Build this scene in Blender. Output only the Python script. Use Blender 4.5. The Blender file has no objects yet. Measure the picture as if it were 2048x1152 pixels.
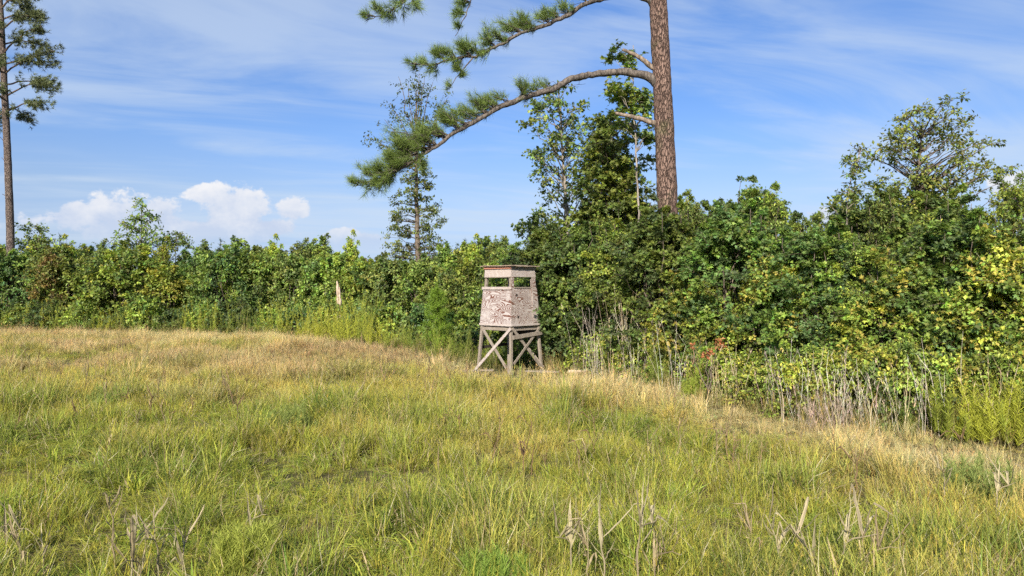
import bpy, math, random
import numpy as np

RNG = np.random.default_rng(7)
random.seed(7)
scene = bpy.context.scene
C = scene.collection

# ------------------------------------------------------------------ camera
H = 2.55                      # camera height above the field, metres
F = 1462.0                    # focal length in photograph pixels (2048 wide)
cam_d = bpy.data.cameras.new('camera')
cam = bpy.data.objects.new('camera', cam_d)
C.objects.link(cam)
cam.location = (0, 0, H)
cam.rotation_euler = (math.radians(90), 0, 0)
cam_d.sensor_width = 36
cam_d.lens = 36 * F / 2048
cam_d.clip_start = 0.1
cam_d.clip_end = 9000
scene.camera = cam

# ------------------------------------------------------------------ light
SUN_EL, SUN_AZ = math.radians(31), math.radians(194)   # azimuth clockwise from +Y: behind and left of the camera
sd = bpy.data.lights.new('sun', 'SUN')
sd.energy = 5.0
sd.angle = math.radians(0.53)
sd.color = (1.0, 0.915, 0.80)
sun = bpy.data.objects.new('sun', sd)
C.objects.link(sun)
from mathutils import Vector, Matrix
sdir = Vector((math.sin(SUN_AZ) * math.cos(SUN_EL), math.cos(SUN_AZ) * math.cos(SUN_EL), math.sin(SUN_EL)))
sun.rotation_euler = sdir.to_track_quat('Z', 'Y').to_euler()

scene.view_settings.view_transform = 'Standard'
scene.view_settings.look = 'None'
scene.view_settings.exposure = 0.8
scene.view_settings.gamma = 1
scene.view_settings.use_curve_mapping = False
scene.cycles.use_denoising = False
scene.cycles.use_adaptive_sampling = True
scene.cycles.adaptive_threshold = 0.02
scene.cycles.max_bounces = 5
scene.cycles.diffuse_bounces = 3
scene.cycles.glossy_bounces = 1
scene.cycles.transmission_bounces = 3
scene.cycles.caustics_reflective = False
scene.cycles.caustics_refractive = False
scene.cycles.use_light_tree = False
scene.cycles.transparent_max_bounces = 4

# ------------------------------------------------------------------ sky
world = bpy.data.worlds.new('World')
scene.world = world
world.use_nodes = True


class Nodes:
    """small helper for building shader node trees"""
    def __init__(self, tree):
        self.t = tree
        tree.nodes.clear()

    def new(self, typ, **kw):
        n = self.t.nodes.new(typ)
        for k, v in kw.items():
            setattr(n, k, v)
        return n

    def link(self, a, b):
        self.t.links.new(a, b)

    def _in(self, sock, v):
        if hasattr(v, 'is_output') or isinstance(v, bpy.types.NodeSocket):
            self.t.links.new(v, sock)
        else:
            sock.default_value = v

    def m(self, op, a, b=None, c=None, clamp=False):
        n = self.t.nodes.new('ShaderNodeMath')
        n.operation = op
        n.use_clamp = clamp
        self._in(n.inputs[0], a)
        if b is not None:
            self._in(n.inputs[1], b)
        if c is not None:
            self._in(n.inputs[2], c)
        return n.outputs[0]

    def sstep(self, v, a, b, to0=0.0, to1=1.0):
        n = self.t.nodes.new('ShaderNodeMapRange')
        n.interpolation_type = 'SMOOTHSTEP'
        self._in(n.inputs['Value'], v)
        n.inputs['From Min'].default_value = a
        n.inputs['From Max'].default_value = b
        n.inputs['To Min'].default_value = to0
        n.inputs['To Max'].default_value = to1
        return n.outputs['Result']

    def noise(self, vec, scale, detail=4, rough=0.55, dist=0.0):
        n = self.t.nodes.new('ShaderNodeTexNoise')
        if vec is not None:
            self.t.links.new(vec, n.inputs['Vector'])
        n.inputs['Scale'].default_value = scale
        n.inputs['Detail'].default_value = detail
        n.inputs['Roughness'].default_value = rough
        n.inputs['Distortion'].default_value = dist
        return n.outputs['Fac']

    def mix(self, fac, a, b, mode='MIX'):
        n = self.t.nodes.new('ShaderNodeMix')
        n.data_type = 'RGBA'
        n.blend_type = mode
        self._in(n.inputs['Factor'], fac)
        self._in(n.inputs['A'], a) if False else None
        for s, v in ((n.inputs[6], a), (n.inputs[7], b)):
            self._in(s, v)
        return n.outputs[2]

    def comb(self, x, y, z):
        n = self.t.nodes.new('ShaderNodeCombineXYZ')
        for s, v in zip(n.inputs, (x, y, z)):
            self._in(s, v)
        return n.outputs[0]

    def ramp(self, fac, stops):
        n = self.t.nodes.new('ShaderNodeValToRGB')
        self._in(n.inputs[0], fac)
        cr = n.color_ramp
        while len(cr.elements) < len(stops):
            cr.elements.new(0.5)
        for e, (p, c) in zip(cr.elements, stops):
            e.position = p
            e.color = (*c, 1)
        return n.outputs[0]


def build_sky():
    N = Nodes(world.node_tree)
    out = N.new('ShaderNodeOutputWorld')
    bg = N.new('ShaderNodeBackground')
    N.link(bg.outputs[0], out.inputs[0])
    sky = N.new('ShaderNodeTexSky')
    sky.sky_type = 'NISHITA'
    sky.sun_disc = False
    sky.sun_elevation = SUN_EL
    sky.sun_rotation = SUN_AZ
    sky.air_density = 1.0
    sky.dust_density = 0.6
    sky.ozone_density = 2.0
    bg.inputs['Strength'].default_value = 0.057
    tc = N.new('ShaderNodeTexCoord')
    d = tc.outputs['Generated']
    sep = N.new('ShaderNodeSeparateXYZ')
    N.link(d, sep.inputs[0])
    x, y, z = sep.outputs
    # the air's own tint: the photograph's blue, paler towards the horizon all round
    tint = N.ramp(N.m('ABSOLUTE', z), [(0.0, (0.70, 0.88, 1.65)), (0.062, (0.80, 0.88, 1.29)), (0.124, (1.04, 1.05, 1.28)), (0.198, (0.92, 1.10, 1.48)), (0.33, (0.66, 1.04, 1.60)), (1.0, (0.62, 1.0, 1.55))])
    base = N.mix(1.0, sky.outputs[0], tint, 'MULTIPLY')
    # cirrus: thin streaks on a high flat layer
    zz = N.m('ADD', N.m('MAXIMUM', z, 0.0), 0.10)
    u, v = N.m('DIVIDE', x, zz), N.m('DIVIDE', y, zz)
    ur = N.m('ADD', N.m('MULTIPLY', u, 0.93), N.m('MULTIPLY', v, 0.36))
    vr = N.m('ADD', N.m('MULTIPLY', u, -0.36), N.m('MULTIPLY', v, 0.93))
    p1 = N.comb(N.m('MULTIPLY', ur, 0.45), N.m('MULTIPLY', vr, 1.3), 0.3)
    streak = N.noise(p1, 1.7, 7, 0.58, 0.8)
    p2 = N.comb(N.m('ADD', u, 3.1), N.m('ADD', v, 1.7), 4.2)
    patch = N.noise(p2, 0.62, 3, 0.5, 0.3)
    dens = N.m('ADD', N.m('MULTIPLY', streak, 0.75), N.m('MULTIPLY', patch, 0.75))
    cir = N.m('MULTIPLY', N.sstep(dens, 0.61, 0.97), 0.60)
    col = N.mix(cir, base, (6.5, 7.6, 9.0, 1))
    # cumulus banks low over the horizon, all the way round
    az = N.m('ARCTAN2', x, y)
    pn = N.comb(N.m('MULTIPLY', az, 1.0), N.m('MULTIPLY', z, 1.25), 2.0)
    n1 = N.noise(pn, 24.0, 8, 0.62, 0.1)
    n2 = N.noise(pn, 9.0, 3, 0.5)
    puff = N.m('ADD', N.m('MULTIPLY', N.m('SUBTRACT', n1, 0.5), 2.3), N.m('MULTIPLY', N.m('SUBTRACT', n2, 0.5), 1.1))

    def A(px):
        return math.atan2(px - 1024, F)

    def E(px, py):
        return (576 - py) / math.sqrt(F * F + (px - 1024) ** 2 + (py - 576) ** 2)
    blobs = []
    for px, py, wx, wy in ((150, 430, 58, 32), (225, 432, 80, 44), (320, 430, 52, 36), (425, 392, 54, 22), (475, 420, 84, 48), (588, 422, 44, 28), (540, 455, 84, 26),
                           (350, 464, 255, 34), (685, 482, 78, 24), (745, 486, 50, 20), (2030, 372, 60, 30), (1640, 432, 46, 18)):
        c = math.cos(A(px))
        blobs.append((A(px), E(px, py), wx / F * c * c, wy / F * c))
    for a in (-2.9, -2.45, -2.1, -1.55, -1.2, -0.82, 0.86, 1.15, 1.7, 2.05, 2.5, 2.9):
        blobs.append((a, 0.08 + 0.03 * math.sin(9 * a), 0.07, 0.030))
    vmax, hsum = None, None
    for a, e, wa, we in blobs:
        da = N.m('DIVIDE', N.m('SUBTRACT', az, a), wa)
        de = N.m('DIVIDE', N.m('SUBTRACT', z, e), we)
        r = N.m('SQRT', N.m('ADD', N.m('MULTIPLY', da, da), N.m('MULTIPLY', de, de)))
        vv = N.m('SUBTRACT', 1.0, r)
        vmax = vv if vmax is None else N.m('SMOOTH_MAX', vmax, vv, 0.3)
    vv = N.m('ADD', vmax, puff)
    alpha = N.sstep(vv, 0.04, 0.34)
    core = N.m('ADD', N.m('MULTIPLY', N.m('SUBTRACT', z, 0.062), 11.0), N.m('MULTIPLY', N.m('SUBTRACT', n1, 0.5), 2.2), None, True)
    ccol = N.mix(core, (5.9, 6.8, 8.6, 1), (9.4, 9.4, 9.6, 1))
    fade = N.sstep(z, 0.035, 0.085)
    alpha = N.m('MULTIPLY', alpha, N.m('MULTIPLY', fade, 0.95))
    col = N.mix(alpha, col, ccol)
    N.link(col, bg.inputs['Color'])


build_sky()
world.cycles.sampling_method = 'MANUAL'
world.cycles.sample_map_resolution = 256

# ------------------------------------------------------------------ helpers
def W(px, d):
    return (px - 1024) / F * d


def Z(py, d):
    return H - (py - 576) / F * d


def hash2(ix, iy, s):
    h = (ix.astype(np.int64) * 374761393 + iy.astype(np.int64) * 668265263 + s * 974711) & 0x7fffffff
    h = ((h ^ (h >> 13)) * 1274126177) & 0x7fffffff
    return ((h ^ (h >> 16)) & 0xffff) / 65535.0


def vnoise(x, y, s=0):
    x, y = np.asarray(x, float), np.asarray(y, float)
    ix, iy = np.floor(x), np.floor(y)
    fx, fy = x - ix, y - iy
    fx, fy = fx * fx * (3 - 2 * fx), fy * fy * (3 - 2 * fy)
    a, b = hash2(ix, iy, s), hash2(ix + 1, iy, s)
    c, d = hash2(ix, iy + 1, s), hash2(ix + 1, iy + 1, s)
    return (a * (1 - fx) + b * fx) * (1 - fy) + (c * (1 - fx) + d * fx) * fy


def fbm(x, y, s=0, o=4):
    x, y = np.asarray(x, float), np.asarray(y, float)
    t, amp, tot = 0, 1.0, 0
    for k in range(o):
        t = t + amp * vnoise(x * 2 ** k, y * 2 ** k, s + k * 17)
        tot += amp
        amp *= 0.5
    return t / tot


def smooth(v, a, b):
    t = np.clip((v - a) / (b - a), 0, 1)
    return t * t * (3 - 2 * t)


def nrm(v):
    return v / np.maximum(np.linalg.norm(v, axis=-1, keepdims=True), 1e-9)


# edge of the mown field, radius by bearing from where the photographer stands
_edge = [(-60, 45), (-45, 44), (-30.5, 42), (-19, 38.5), (-10, 35.5), (-5.5, 30), (-3, 25.5), (-1.2, 22.6), (0.95, 21.2), (2.2, 19.2), (3.3, 17.2), (4.75, 14.3), (5.8, 12.3), (7.9, 11.1), (9.8, 8.7), (12, 4), (13, 0)]
_th = np.array([math.atan2(a, b) for a, b in _edge])
_rb = np.array([math.hypot(a, b) for a, b in _edge])


def sd_edge(x, y):
    """positive outside the field, in metres along the bearing"""
    x, y = np.asarray(x, float), np.asarray(y, float)
    return np.hypot(x, y) - np.interp(np.arctan2(x, y), _th, _rb)


def gz(x, y):
    x, y = np.asarray(x, float), np.asarray(y, float)
    s = sd_edge(x, y)
    near = np.exp(-np.hypot(x, y) / 70)
    return -0.40 * smooth(s, 0.3, 4.0) * near + (fbm(x * 0.22, y * 0.22, 3, 3) - 0.5) * 0.22 * near


class G:
    """collects triangles with a colour for each corner and makes ONE mesh"""
    def __init__(self):
        self.v, self.t, self.c, self.n = [], [], [], 0

    def add(self, v, t, c):
        v = np.asarray(v, np.float32).reshape(-1, 3)
        t = np.asarray(t, np.int32).reshape(-1, 3)
        c = np.asarray(c, np.float32)
        if c.ndim == 1:
            c = np.broadcast_to(c, (len(v), len(c)))
        if c.shape[1] == 3:
            c = np.hstack([c, np.ones((len(c), 1), np.float32)])
        self.v.append(v)
        self.t.append(t + self.n)
        self.c.append(c)
        self.n += len(v)

    def tube(self, pts, rad, sides, col, jit=0.0, cap=True):
        pts = np.asarray(pts, float)
        k = len(pts)
        rad = np.broadcast_to(np.asarray(rad, float), (k,))
        tan = nrm(np.gradient(pts, axis=0))
        ref = np.array([0.31, 0.17, 0.93]) if abs(tan[0][2]) < 0.8 else np.array([0.9, 0.31, 0.1])
        a = nrm(np.cross(tan, ref))
        b = np.cross(tan, a)
        ang = np.linspace(0, 2 * math.pi, sides, endpoint=False)
        rr = rad[:, None] * (1 + jit * (RNG.random((k, sides)) - 0.5))
        ring = pts[:, None] + rr[..., None] * (np.cos(ang)[None, :, None] * a[:, None] + np.sin(ang)[None, :, None] * b[:, None])
        i, j = np.meshgrid(np.arange(k - 1), np.arange(sides), indexing='ij')
        p, q = i * sides + j, i * sides + (j + 1) % sides
        t = np.stack([np.stack([p, q, q + sides], -1), np.stack([p, q + sides, p + sides], -1)], 2).reshape(-1, 3)
        v = ring.reshape(-1, 3)
        if cap:
            v = np.vstack([v, pts[-1:]])
            e = (k - 1) * sides + np.arange(sides)
            t = np.vstack([t, np.stack([e, (k - 1) * sides + (np.arange(sides) + 1) % sides, np.full(sides, k * sides)], -1)])
        self.add(v, t, col)

    def ribbons(self, paths, widths, wdir, cols):
        """paths B,S,3; widths B,S; wdir B,3 or B,S,3; cols B,3 or B,S,3"""
        B, S = paths.shape[:2]
        if wdir.ndim == 2:
            wdir = np.repeat(wdir[:, None], S, 1)
        if cols.ndim == 2:
            cols = np.repeat(cols[:, None], S, 1)
        l, r = paths - wdir * widths[..., None] / 2, paths + wdir * widths[..., None] / 2
        v = np.stack([l, r], 2).reshape(-1, 3)
        c = np.repeat(cols, 2, 1).reshape(-1, cols.shape[-1])
        i, j = np.meshgrid(np.arange(B), np.arange(S - 1), indexing='ij')
        p = (i * S + j) * 2
        t = np.stack([np.stack([p, p + 1, p + 3], -1), np.stack([p, p + 3, p + 2], -1)], 2).reshape(-1, 3)
        self.add(v, t, c)

    def leaves(self, P, D, N, L, col, shape='oval', wr=0.6):
        """P,D,N: n,3; L: n"""
        n = len(P)
        D = nrm(D)
        S = nrm(np.cross(D, N))
        N = np.cross(S, D)
        if shape == 'oval':
            uv = np.array([(0, 0, 0), (0.45, 0.5 * wr, 0.10), (1.0, 0, -0.10), (0.45, -0.5 * wr, 0.10)])
            tr = np.array([(0, 2, 1), (0, 3, 2)])
        elif shape == 'star':
            tip = [(-0.10, 0.52), (0.42, 0.60), (0.95, 0.0), (0.42, -0.60), (-0.10, -0.52)]
            notch = [(0.20, 0.27), (0.48, 0.21), (0.48, -0.21), (0.20, -0.27)]
            uv = [(0.18, 0, 0.05)]
            for k in range(5):
                uv.append((tip[k][0], tip[k][1], -0.07))
                if k < 4:
                    uv.append((notch[k][0], notch[k][1], 0.03))
            uv.append((0.0, 0.0, 0.0))
            uv = np.array(uv)
            tr = np.array([(0, k, k + 1) for k in range(1, 9)] + [(0, 9, 10), (0, 10, 1)])
        else:                                           # needle
            uv = np.array([(0, wr / 2, 0), (0, -wr / 2, 0), (1, 0, 0)])
            tr = np.array([(0, 1, 2)])
        v = P[:, None] + L[:, None, None] * (uv[None, :, 0:1] * D[:, None] + uv[None, :, 1:2] * S[:, None] + uv[None, :, 2:3] * N[:, None])
        t = tr[None] + (np.arange(n) * len(uv))[:, None, None]
        col = np.asarray(col)
        c = np.repeat(col[:, None], len(uv), 1).reshape(-1, col.shape[-1])
        self.add(v.reshape(-1, 3), t.reshape(-1, 3), c)

    def mesh(self, name, mat, smooth_=False):
        v = np.vstack(self.v).astype(np.float32)
        t = np.vstack(self.t).astype(np.int32)
        c = np.vstack(self.c).astype(np.float32)
        me = bpy.data.meshes.new(name)
        me.vertices.add(len(v))
        me.vertices.foreach_set('co', v.ravel())
        me.loops.add(t.size)
        me.loops.foreach_set('vertex_index', t.ravel())
        me.polygons.add(len(t))
        me.polygons.foreach_set('loop_start', np.arange(0, t.size, 3, dtype=np.int32))
        me.polygons.foreach_set('loop_total', np.full(len(t), 3, dtype=np.int32))
        me.polygons.foreach_set('use_smooth', np.full(len(t), smooth_, dtype=bool))
        at = me.attributes.new('col', 'FLOAT_COLOR', 'POINT')
        at.data.foreach_set('color', np.ascontiguousarray(c).ravel())
        me.update()
        me.validate()
        me.materials.append(mat)
        return me

    def obj(self, name, mat, parent=None, smooth_=False):
        o = bpy.data.objects.new(name, self.mesh(name, mat, smooth_))
        C.objects.link(o)
        o.parent = parent
        return o


def tag(o, label=None, cat=None, group=None, kind=None):
    for k, v in (('label', label), ('category', cat), ('group', group), ('kind', kind)):
        if v:
            o[k] = v
    return o


def empty(name, loc, label, cat, group=None, rz=0.0, sc=(1, 1, 1)):
    o = bpy.data.objects.new(name, None)
    C.objects.link(o)
    o.location = loc
    o.rotation_euler = (0, 0, rz)
    o.scale = sc
    return tag(o, label, cat, group)


def part(name, me, parent):
    o = bpy.data.objects.new(name, me)
    C.objects.link(o)
    o.parent = parent
    return o


# ------------------------------------------------------------------ materials
def mat_new(name):
    m = bpy.data.materials.new(name)
    m.use_nodes = True
    return m, Nodes(m.node_tree)


def mat_leaf(name, trans=0.35, rough=0.55, spec=0.25, inst=False, vary=0.25, sat=1.0):
    m, N = mat_new(name)
    out = N.new('ShaderNodeOutputMaterial')
    at = N.new('ShaderNodeAttribute', attribute_name='col')
    col = at.outputs['Color']
    if inst:
        ti = N.new('ShaderNodeAttribute', attribute_name='tint')
        ti.attribute_type = 'INSTANCER'
        col = N.mix(at.outputs['Alpha'], col, N.mix(1.0, col, ti.outputs['Color'], 'MULTIPLY'))     # alpha 0: a dead blade with its own colour
    else:
        oi = N.new('ShaderNodeObjectInfo')
        hs = N.new('ShaderNodeHueSaturation')
        N._in(hs.inputs['Hue'], N.m('ADD', N.m('MULTIPLY', oi.outputs['Random'], 0.03 * vary / 0.25), 0.5 - 0.028 * vary / 0.25))
        N._in(hs.inputs['Value'], N.m('ADD', N.m('MULTIPLY', oi.outputs['Random'], 2 * vary), 1 - vary))
        hs.inputs['Saturation'].default_value = sat
        N.link(col, hs.inputs['Color'])
        col = hs.outputs[0]
    b = N.new('ShaderNodeBsdfPrincipled')
    N.link(col, b.inputs['Base Color'])
    b.inputs['Roughness'].default_value = rough
    b.inputs['Specular IOR Level'].default_value = spec
    tr = N.new('ShaderNodeBsdfTranslucent')
    tc = N.mix(1.0, col, (1.15, 1.12, 0.70, 1), 'MULTIPLY')
    N.link(tc, tr.inputs['Color'])
    mx = N.new('ShaderNodeMixShader')
    mx.inputs[0].default_value = trans
    N.link(b.outputs[0], mx.inputs[1])
    N.link(tr.outputs[0], mx.inputs[2])
    N.link(mx.outputs[0], out.inputs[0])
    return m


def mat_bark(name, c1, c2, scale=9.0, bump=0.6, plates=False, moss=None):
    m, N = mat_new(name)
    out = N.new('ShaderNodeOutputMaterial')
    tc = N.new('ShaderNodeTexCoord')
    sp = N.new('ShaderNodeSeparateXYZ')
    N.link(tc.outputs['Object'], sp.inputs[0])
    p = N.comb(sp.outputs[0], sp.outputs[1], N.m('MULTIPLY', sp.outputs[2], 0.30))
    n = N.noise(p, scale, 6, 0.65, 0.4)
    f = N.sstep(n, 0.36, 0.66)
    hgt = n
    if plates:
        vo = N.new('ShaderNodeTexVoronoi')
        vo.feature = 'DISTANCE_TO_EDGE'
        vo.inputs['Scale'].default_value = 18.0
        pn = N.new('ShaderNodeVectorMath', operation='ADD')
        N.link(p, pn.inputs[0])
        N.link(N.comb(N.m('MULTIPLY', n, 0.14), N.m('MULTIPLY', n, 0.10), N.m('MULTIPLY', n, 0.16)), pn.inputs[1])
        N.link(pn.outputs[0], vo.inputs['Vector'])
        e = N.sstep(vo.outputs['Distance'], 0.0, 0.16)
        f = N.m('MULTIPLY', e, N.m('ADD', 0.45, N.m('MULTIPLY', f, 0.55)))
        hgt = N.m('ADD', e, N.m('MULTIPLY', n, 0.5))
    col = N.mix(f, (*c1, 1), (*c2, 1))
    if moss:
        mf = N.sstep(N.noise(tc.outputs['Object'], 1.1, 4, 0.6), 0.52, 0.66)
        col = N.mix(N.m('MULTIPLY', mf, 0.5), col, (*moss, 1))
    b = N.new('ShaderNodeBsdfPrincipled')
    N.link(col, b.inputs['Base Color'])
    b.inputs['Roughness'].default_value = 0.9
    b.inputs['Specular IOR Level'].default_value = 0.15
    bp = N.new('ShaderNodeBump')
    bp.inputs['Strength'].default_value = bump
    bp.inputs['Distance'].default_value = 0.04
    N.link(hgt, bp.inputs['Height'])
    N.link(bp.outputs[0], b.inputs['Normal'])
    N.link(b.outputs[0], out.inputs[0])
    return m


M_LEAF = mat_leaf('leaf', 0.44, 0.48, 0.32, vary=0.22, sat=0.97)
M_NEEDLE = mat_leaf('pine_needle', 0.15, 0.5, 0.3, vary=0.08)
M_GRASS = mat_leaf('grass_blade', 0.36, 0.65, 0.10, inst=True)
M_DRY = mat_leaf('dry_leaf', 0.22, 0.8, 0.1, vary=0.12)
M_WEED = mat_leaf('weed', 0.35, 0.7, 0.15, vary=0.12)
M_PINEBARK = mat_bark('pine_bark', (0.085, 0.055, 0.043), (0.27, 0.180, 0.140), 12, 1.0, True, (0.10, 0.11, 0.045))
M_BARK = mat_bark('grey_brown_bark', (0.07, 0.055, 0.04), (0.20, 0.16, 0.125), 14, 0.6)
M_PALEBARK = mat_bark('pale_bark', (0.15, 0.125, 0.10), (0.34, 0.30, 0.25), 11, 0.4)
M_DEADWOOD = mat_bark('dead_wood', (0.30, 0.22, 0.15), (0.62, 0.50, 0.38), 16, 0.6)


M_LIMB = mat_bark('limb_bark', (0.06, 0.050, 0.042), (0.185, 0.155, 0.128), 18, 1.0)
M_PINEBARK2 = mat_bark('grey_pine_bark', (0.085, 0.065, 0.055), (0.24, 0.19, 0.16), 12, 1.0, True)
M_STUB = mat_bark('weathered_stub', (0.11, 0.085, 0.065), (0.30, 0.235, 0.175), 14, 0.7)


def mat_ground():
    m, N = mat_new('field_soil')
    out = N.new('ShaderNodeOutputMaterial')
    g = N.new('ShaderNodeNewGeometry')
    n1 = N.noise(g.outputs['Position'], 0.5, 6, 0.6)
    n2 = N.noise(g.outputs['Position'], 9.0, 6, 0.7)
    c = N.mix(N.sstep(n1, 0.35, 0.65), (0.055, 0.060, 0.020, 1), (0.11, 0.085, 0.042, 1))
    c = N.mix(N.sstep(n2, 0.45, 0.7), c, (0.16, 0.125, 0.065, 1))
    b = N.new('ShaderNodeBsdfPrincipled')
    N.link(c, b.inputs['Base Color'])
    b.inputs['Roughness'].default_value = 0.95
    b.inputs['Specular IOR Level'].default_value = 0.1
    bp = N.new('ShaderNodeBump')
    bp.inputs['Distance'].default_value = 0.05
    N.link(n2, bp.inputs['Height'])
    N.link(bp.outputs[0], b.inputs['Normal'])
    N.link(b.outputs[0], out.inputs[0])
    return m


# ------------------------------------------------------------------ ground
def build_ground():
    def axis(lo, hi):
        mid = np.arange(lo, hi + 0.01, 0.7)
        far = np.geomspace(3, 4000, 26)
        return np.concatenate([lo - far[::-1], mid, hi + far])
    xs, ys = axis(-50, 30), axis(-8, 75)
    X, Y = np.meshgrid(xs, ys, indexing='ij')
    v = np.stack([X, Y, gz(X, Y)], -1).reshape(-1, 3)
    a, b = len(xs), len(ys)
    i, j = np.meshgrid(np.arange(a - 1), np.arange(b - 1), indexing='ij')
    p = i * b + j
    t = np.stack([np.stack([p, p + b, p + b + 1], -1), np.stack([p, p + b + 1, p + 1], -1)], 2).reshape(-1, 3)
    g = G()
    g.add(v, t, (0.1, 0.09, 0.04))
    tag(g.obj('ground', mat_ground(), smooth_=True), kind='structure')


build_ground()

# ------------------------------------------------------------------ plants: shared growers
def rand_unit(*shape):
    return nrm(RNG.normal(size=(*shape, 3)))


def cluster_leaves(g, cen, rad, outw, nt, nl, L, col, shape='oval', wr=0.6, cj=0.18, up=0.6, flat=0.8, yellow=0.0, twig_col=None):
    """sprays of leaves: every cluster has nt twigs, every twig nl leaves"""
    cen, rad, outw, col = np.asarray(cen, float), np.asarray(rad, float), np.asarray(outw, float), np.asarray(col, float)
    K = len(cen)
    td = nrm(outw[:, None] * 0.55 + rand_unit(K, nt) * np.array([1, 1, flat]) + np.array([0, 0, 0.18]))
    ts = cen[:, None] - outw[:, None] * rad[:, None, None] * 0.3
    tl = rad[:, None] * (0.75 + 0.75 * RNG.random((K, nt)))
    t = (np.arange(nl) + RNG.random((K, nt, nl))) / nl * 0.95 + 0.08
    P = ts[:, :, None] + td[:, :, None] * (t * tl[..., None])[..., None]
    P[..., 2] -= 0.16 * (t ** 2) * tl[..., None]
    side = nrm(np.cross(np.repeat(td[:, :, None], nl, 2), rand_unit(K, nt, nl)))
    D = nrm(td[:, :, None] * 0.55 + side + np.array([0, 0, -0.25]))
    Nn = nrm(np.array([0, 0, up]) + outw[:, None, None] * 0.45 + rand_unit(K, nt, nl) * 0.65)
    n = K * nt * nl
    c = np.broadcast_to(col[:, None, None], (K, nt, nl, 3)) * (1 + cj * RNG.normal(size=(K, nt, 1, 1))) * (1 + cj * RNG.normal(size=(K, nt, nl, 1)))
    c = c * (1 + 0.09 * RNG.normal(size=(K, nt, nl, 3)))
    if yellow > 0:
        ysel = (RNG.random((K, nt, 1)) < yellow) & (RNG.random((K, nt, nl)) < 0.7)
        yc = np.array([0.52, 0.46, 0.085]) * (0.8 + 0.4 * RNG.random((K, nt, nl, 1)))
        c = np.where(ysel[..., None], yc, c)
    c = np.clip(c, 0.004, 0.8)
    LL = L * (0.65 + 0.6 * RNG.random(n))
    g.leaves(P.reshape(-1, 3) + side.reshape(-1, 3) * 0.02, D.reshape(-1, 3), Nn.reshape(-1, 3), LL, c.reshape(-1, 3), shape, wr)
    if twig_col is not None:
        pa = np.stack([ts + 0 * td, ts + td * tl[..., None] * 0.5, ts + td * tl[..., None] * 0.95 - np.array([0, 0, 0.14]) * tl[..., None]], 2).reshape(-1, 3, 3)
        w = np.repeat(np.array([[0.014, 0.010, 0.004]]), len(pa), 0)
        wd = nrm(np.cross(pa[:, 2] - pa[:, 0], rand_unit(len(pa))))
        g.ribbons(pa, w, wd, np.repeat(np.array([twig_col]), len(pa), 0))


def limb(a, b, sag=0.0, wob=0.06, n=6):
    """a slightly crooked path from a to b; sag > 0 bows it upward"""
    a, b = np.asarray(a, float), np.asarray(b, float)
    t = np.linspace(0, 1, n)[:, None]
    p = a + (b - a) * t
    p[:, 2] += sag * np.sin(math.pi * t[:, 0])
    p[1:-1] += RNG.normal(size=(n - 2, 3)) * wob * np.linalg.norm(b - a) * 0.5
    return p


GREENS = np.array([(0.052, 0.090, 0.022), (0.068, 0.112, 0.024), (0.090, 0.135, 0.027), (0.048, 0.082, 0.030), (0.115, 0.155, 0.030)])


def pick_cols(K, base, var=0.28):
    base = np.asarray(base, float)
    c = base[RNG.integers(0, len(base), K)]
    return c * (1 + var * (RNG.random((K, 1)) - 0.5) * 2)


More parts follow.
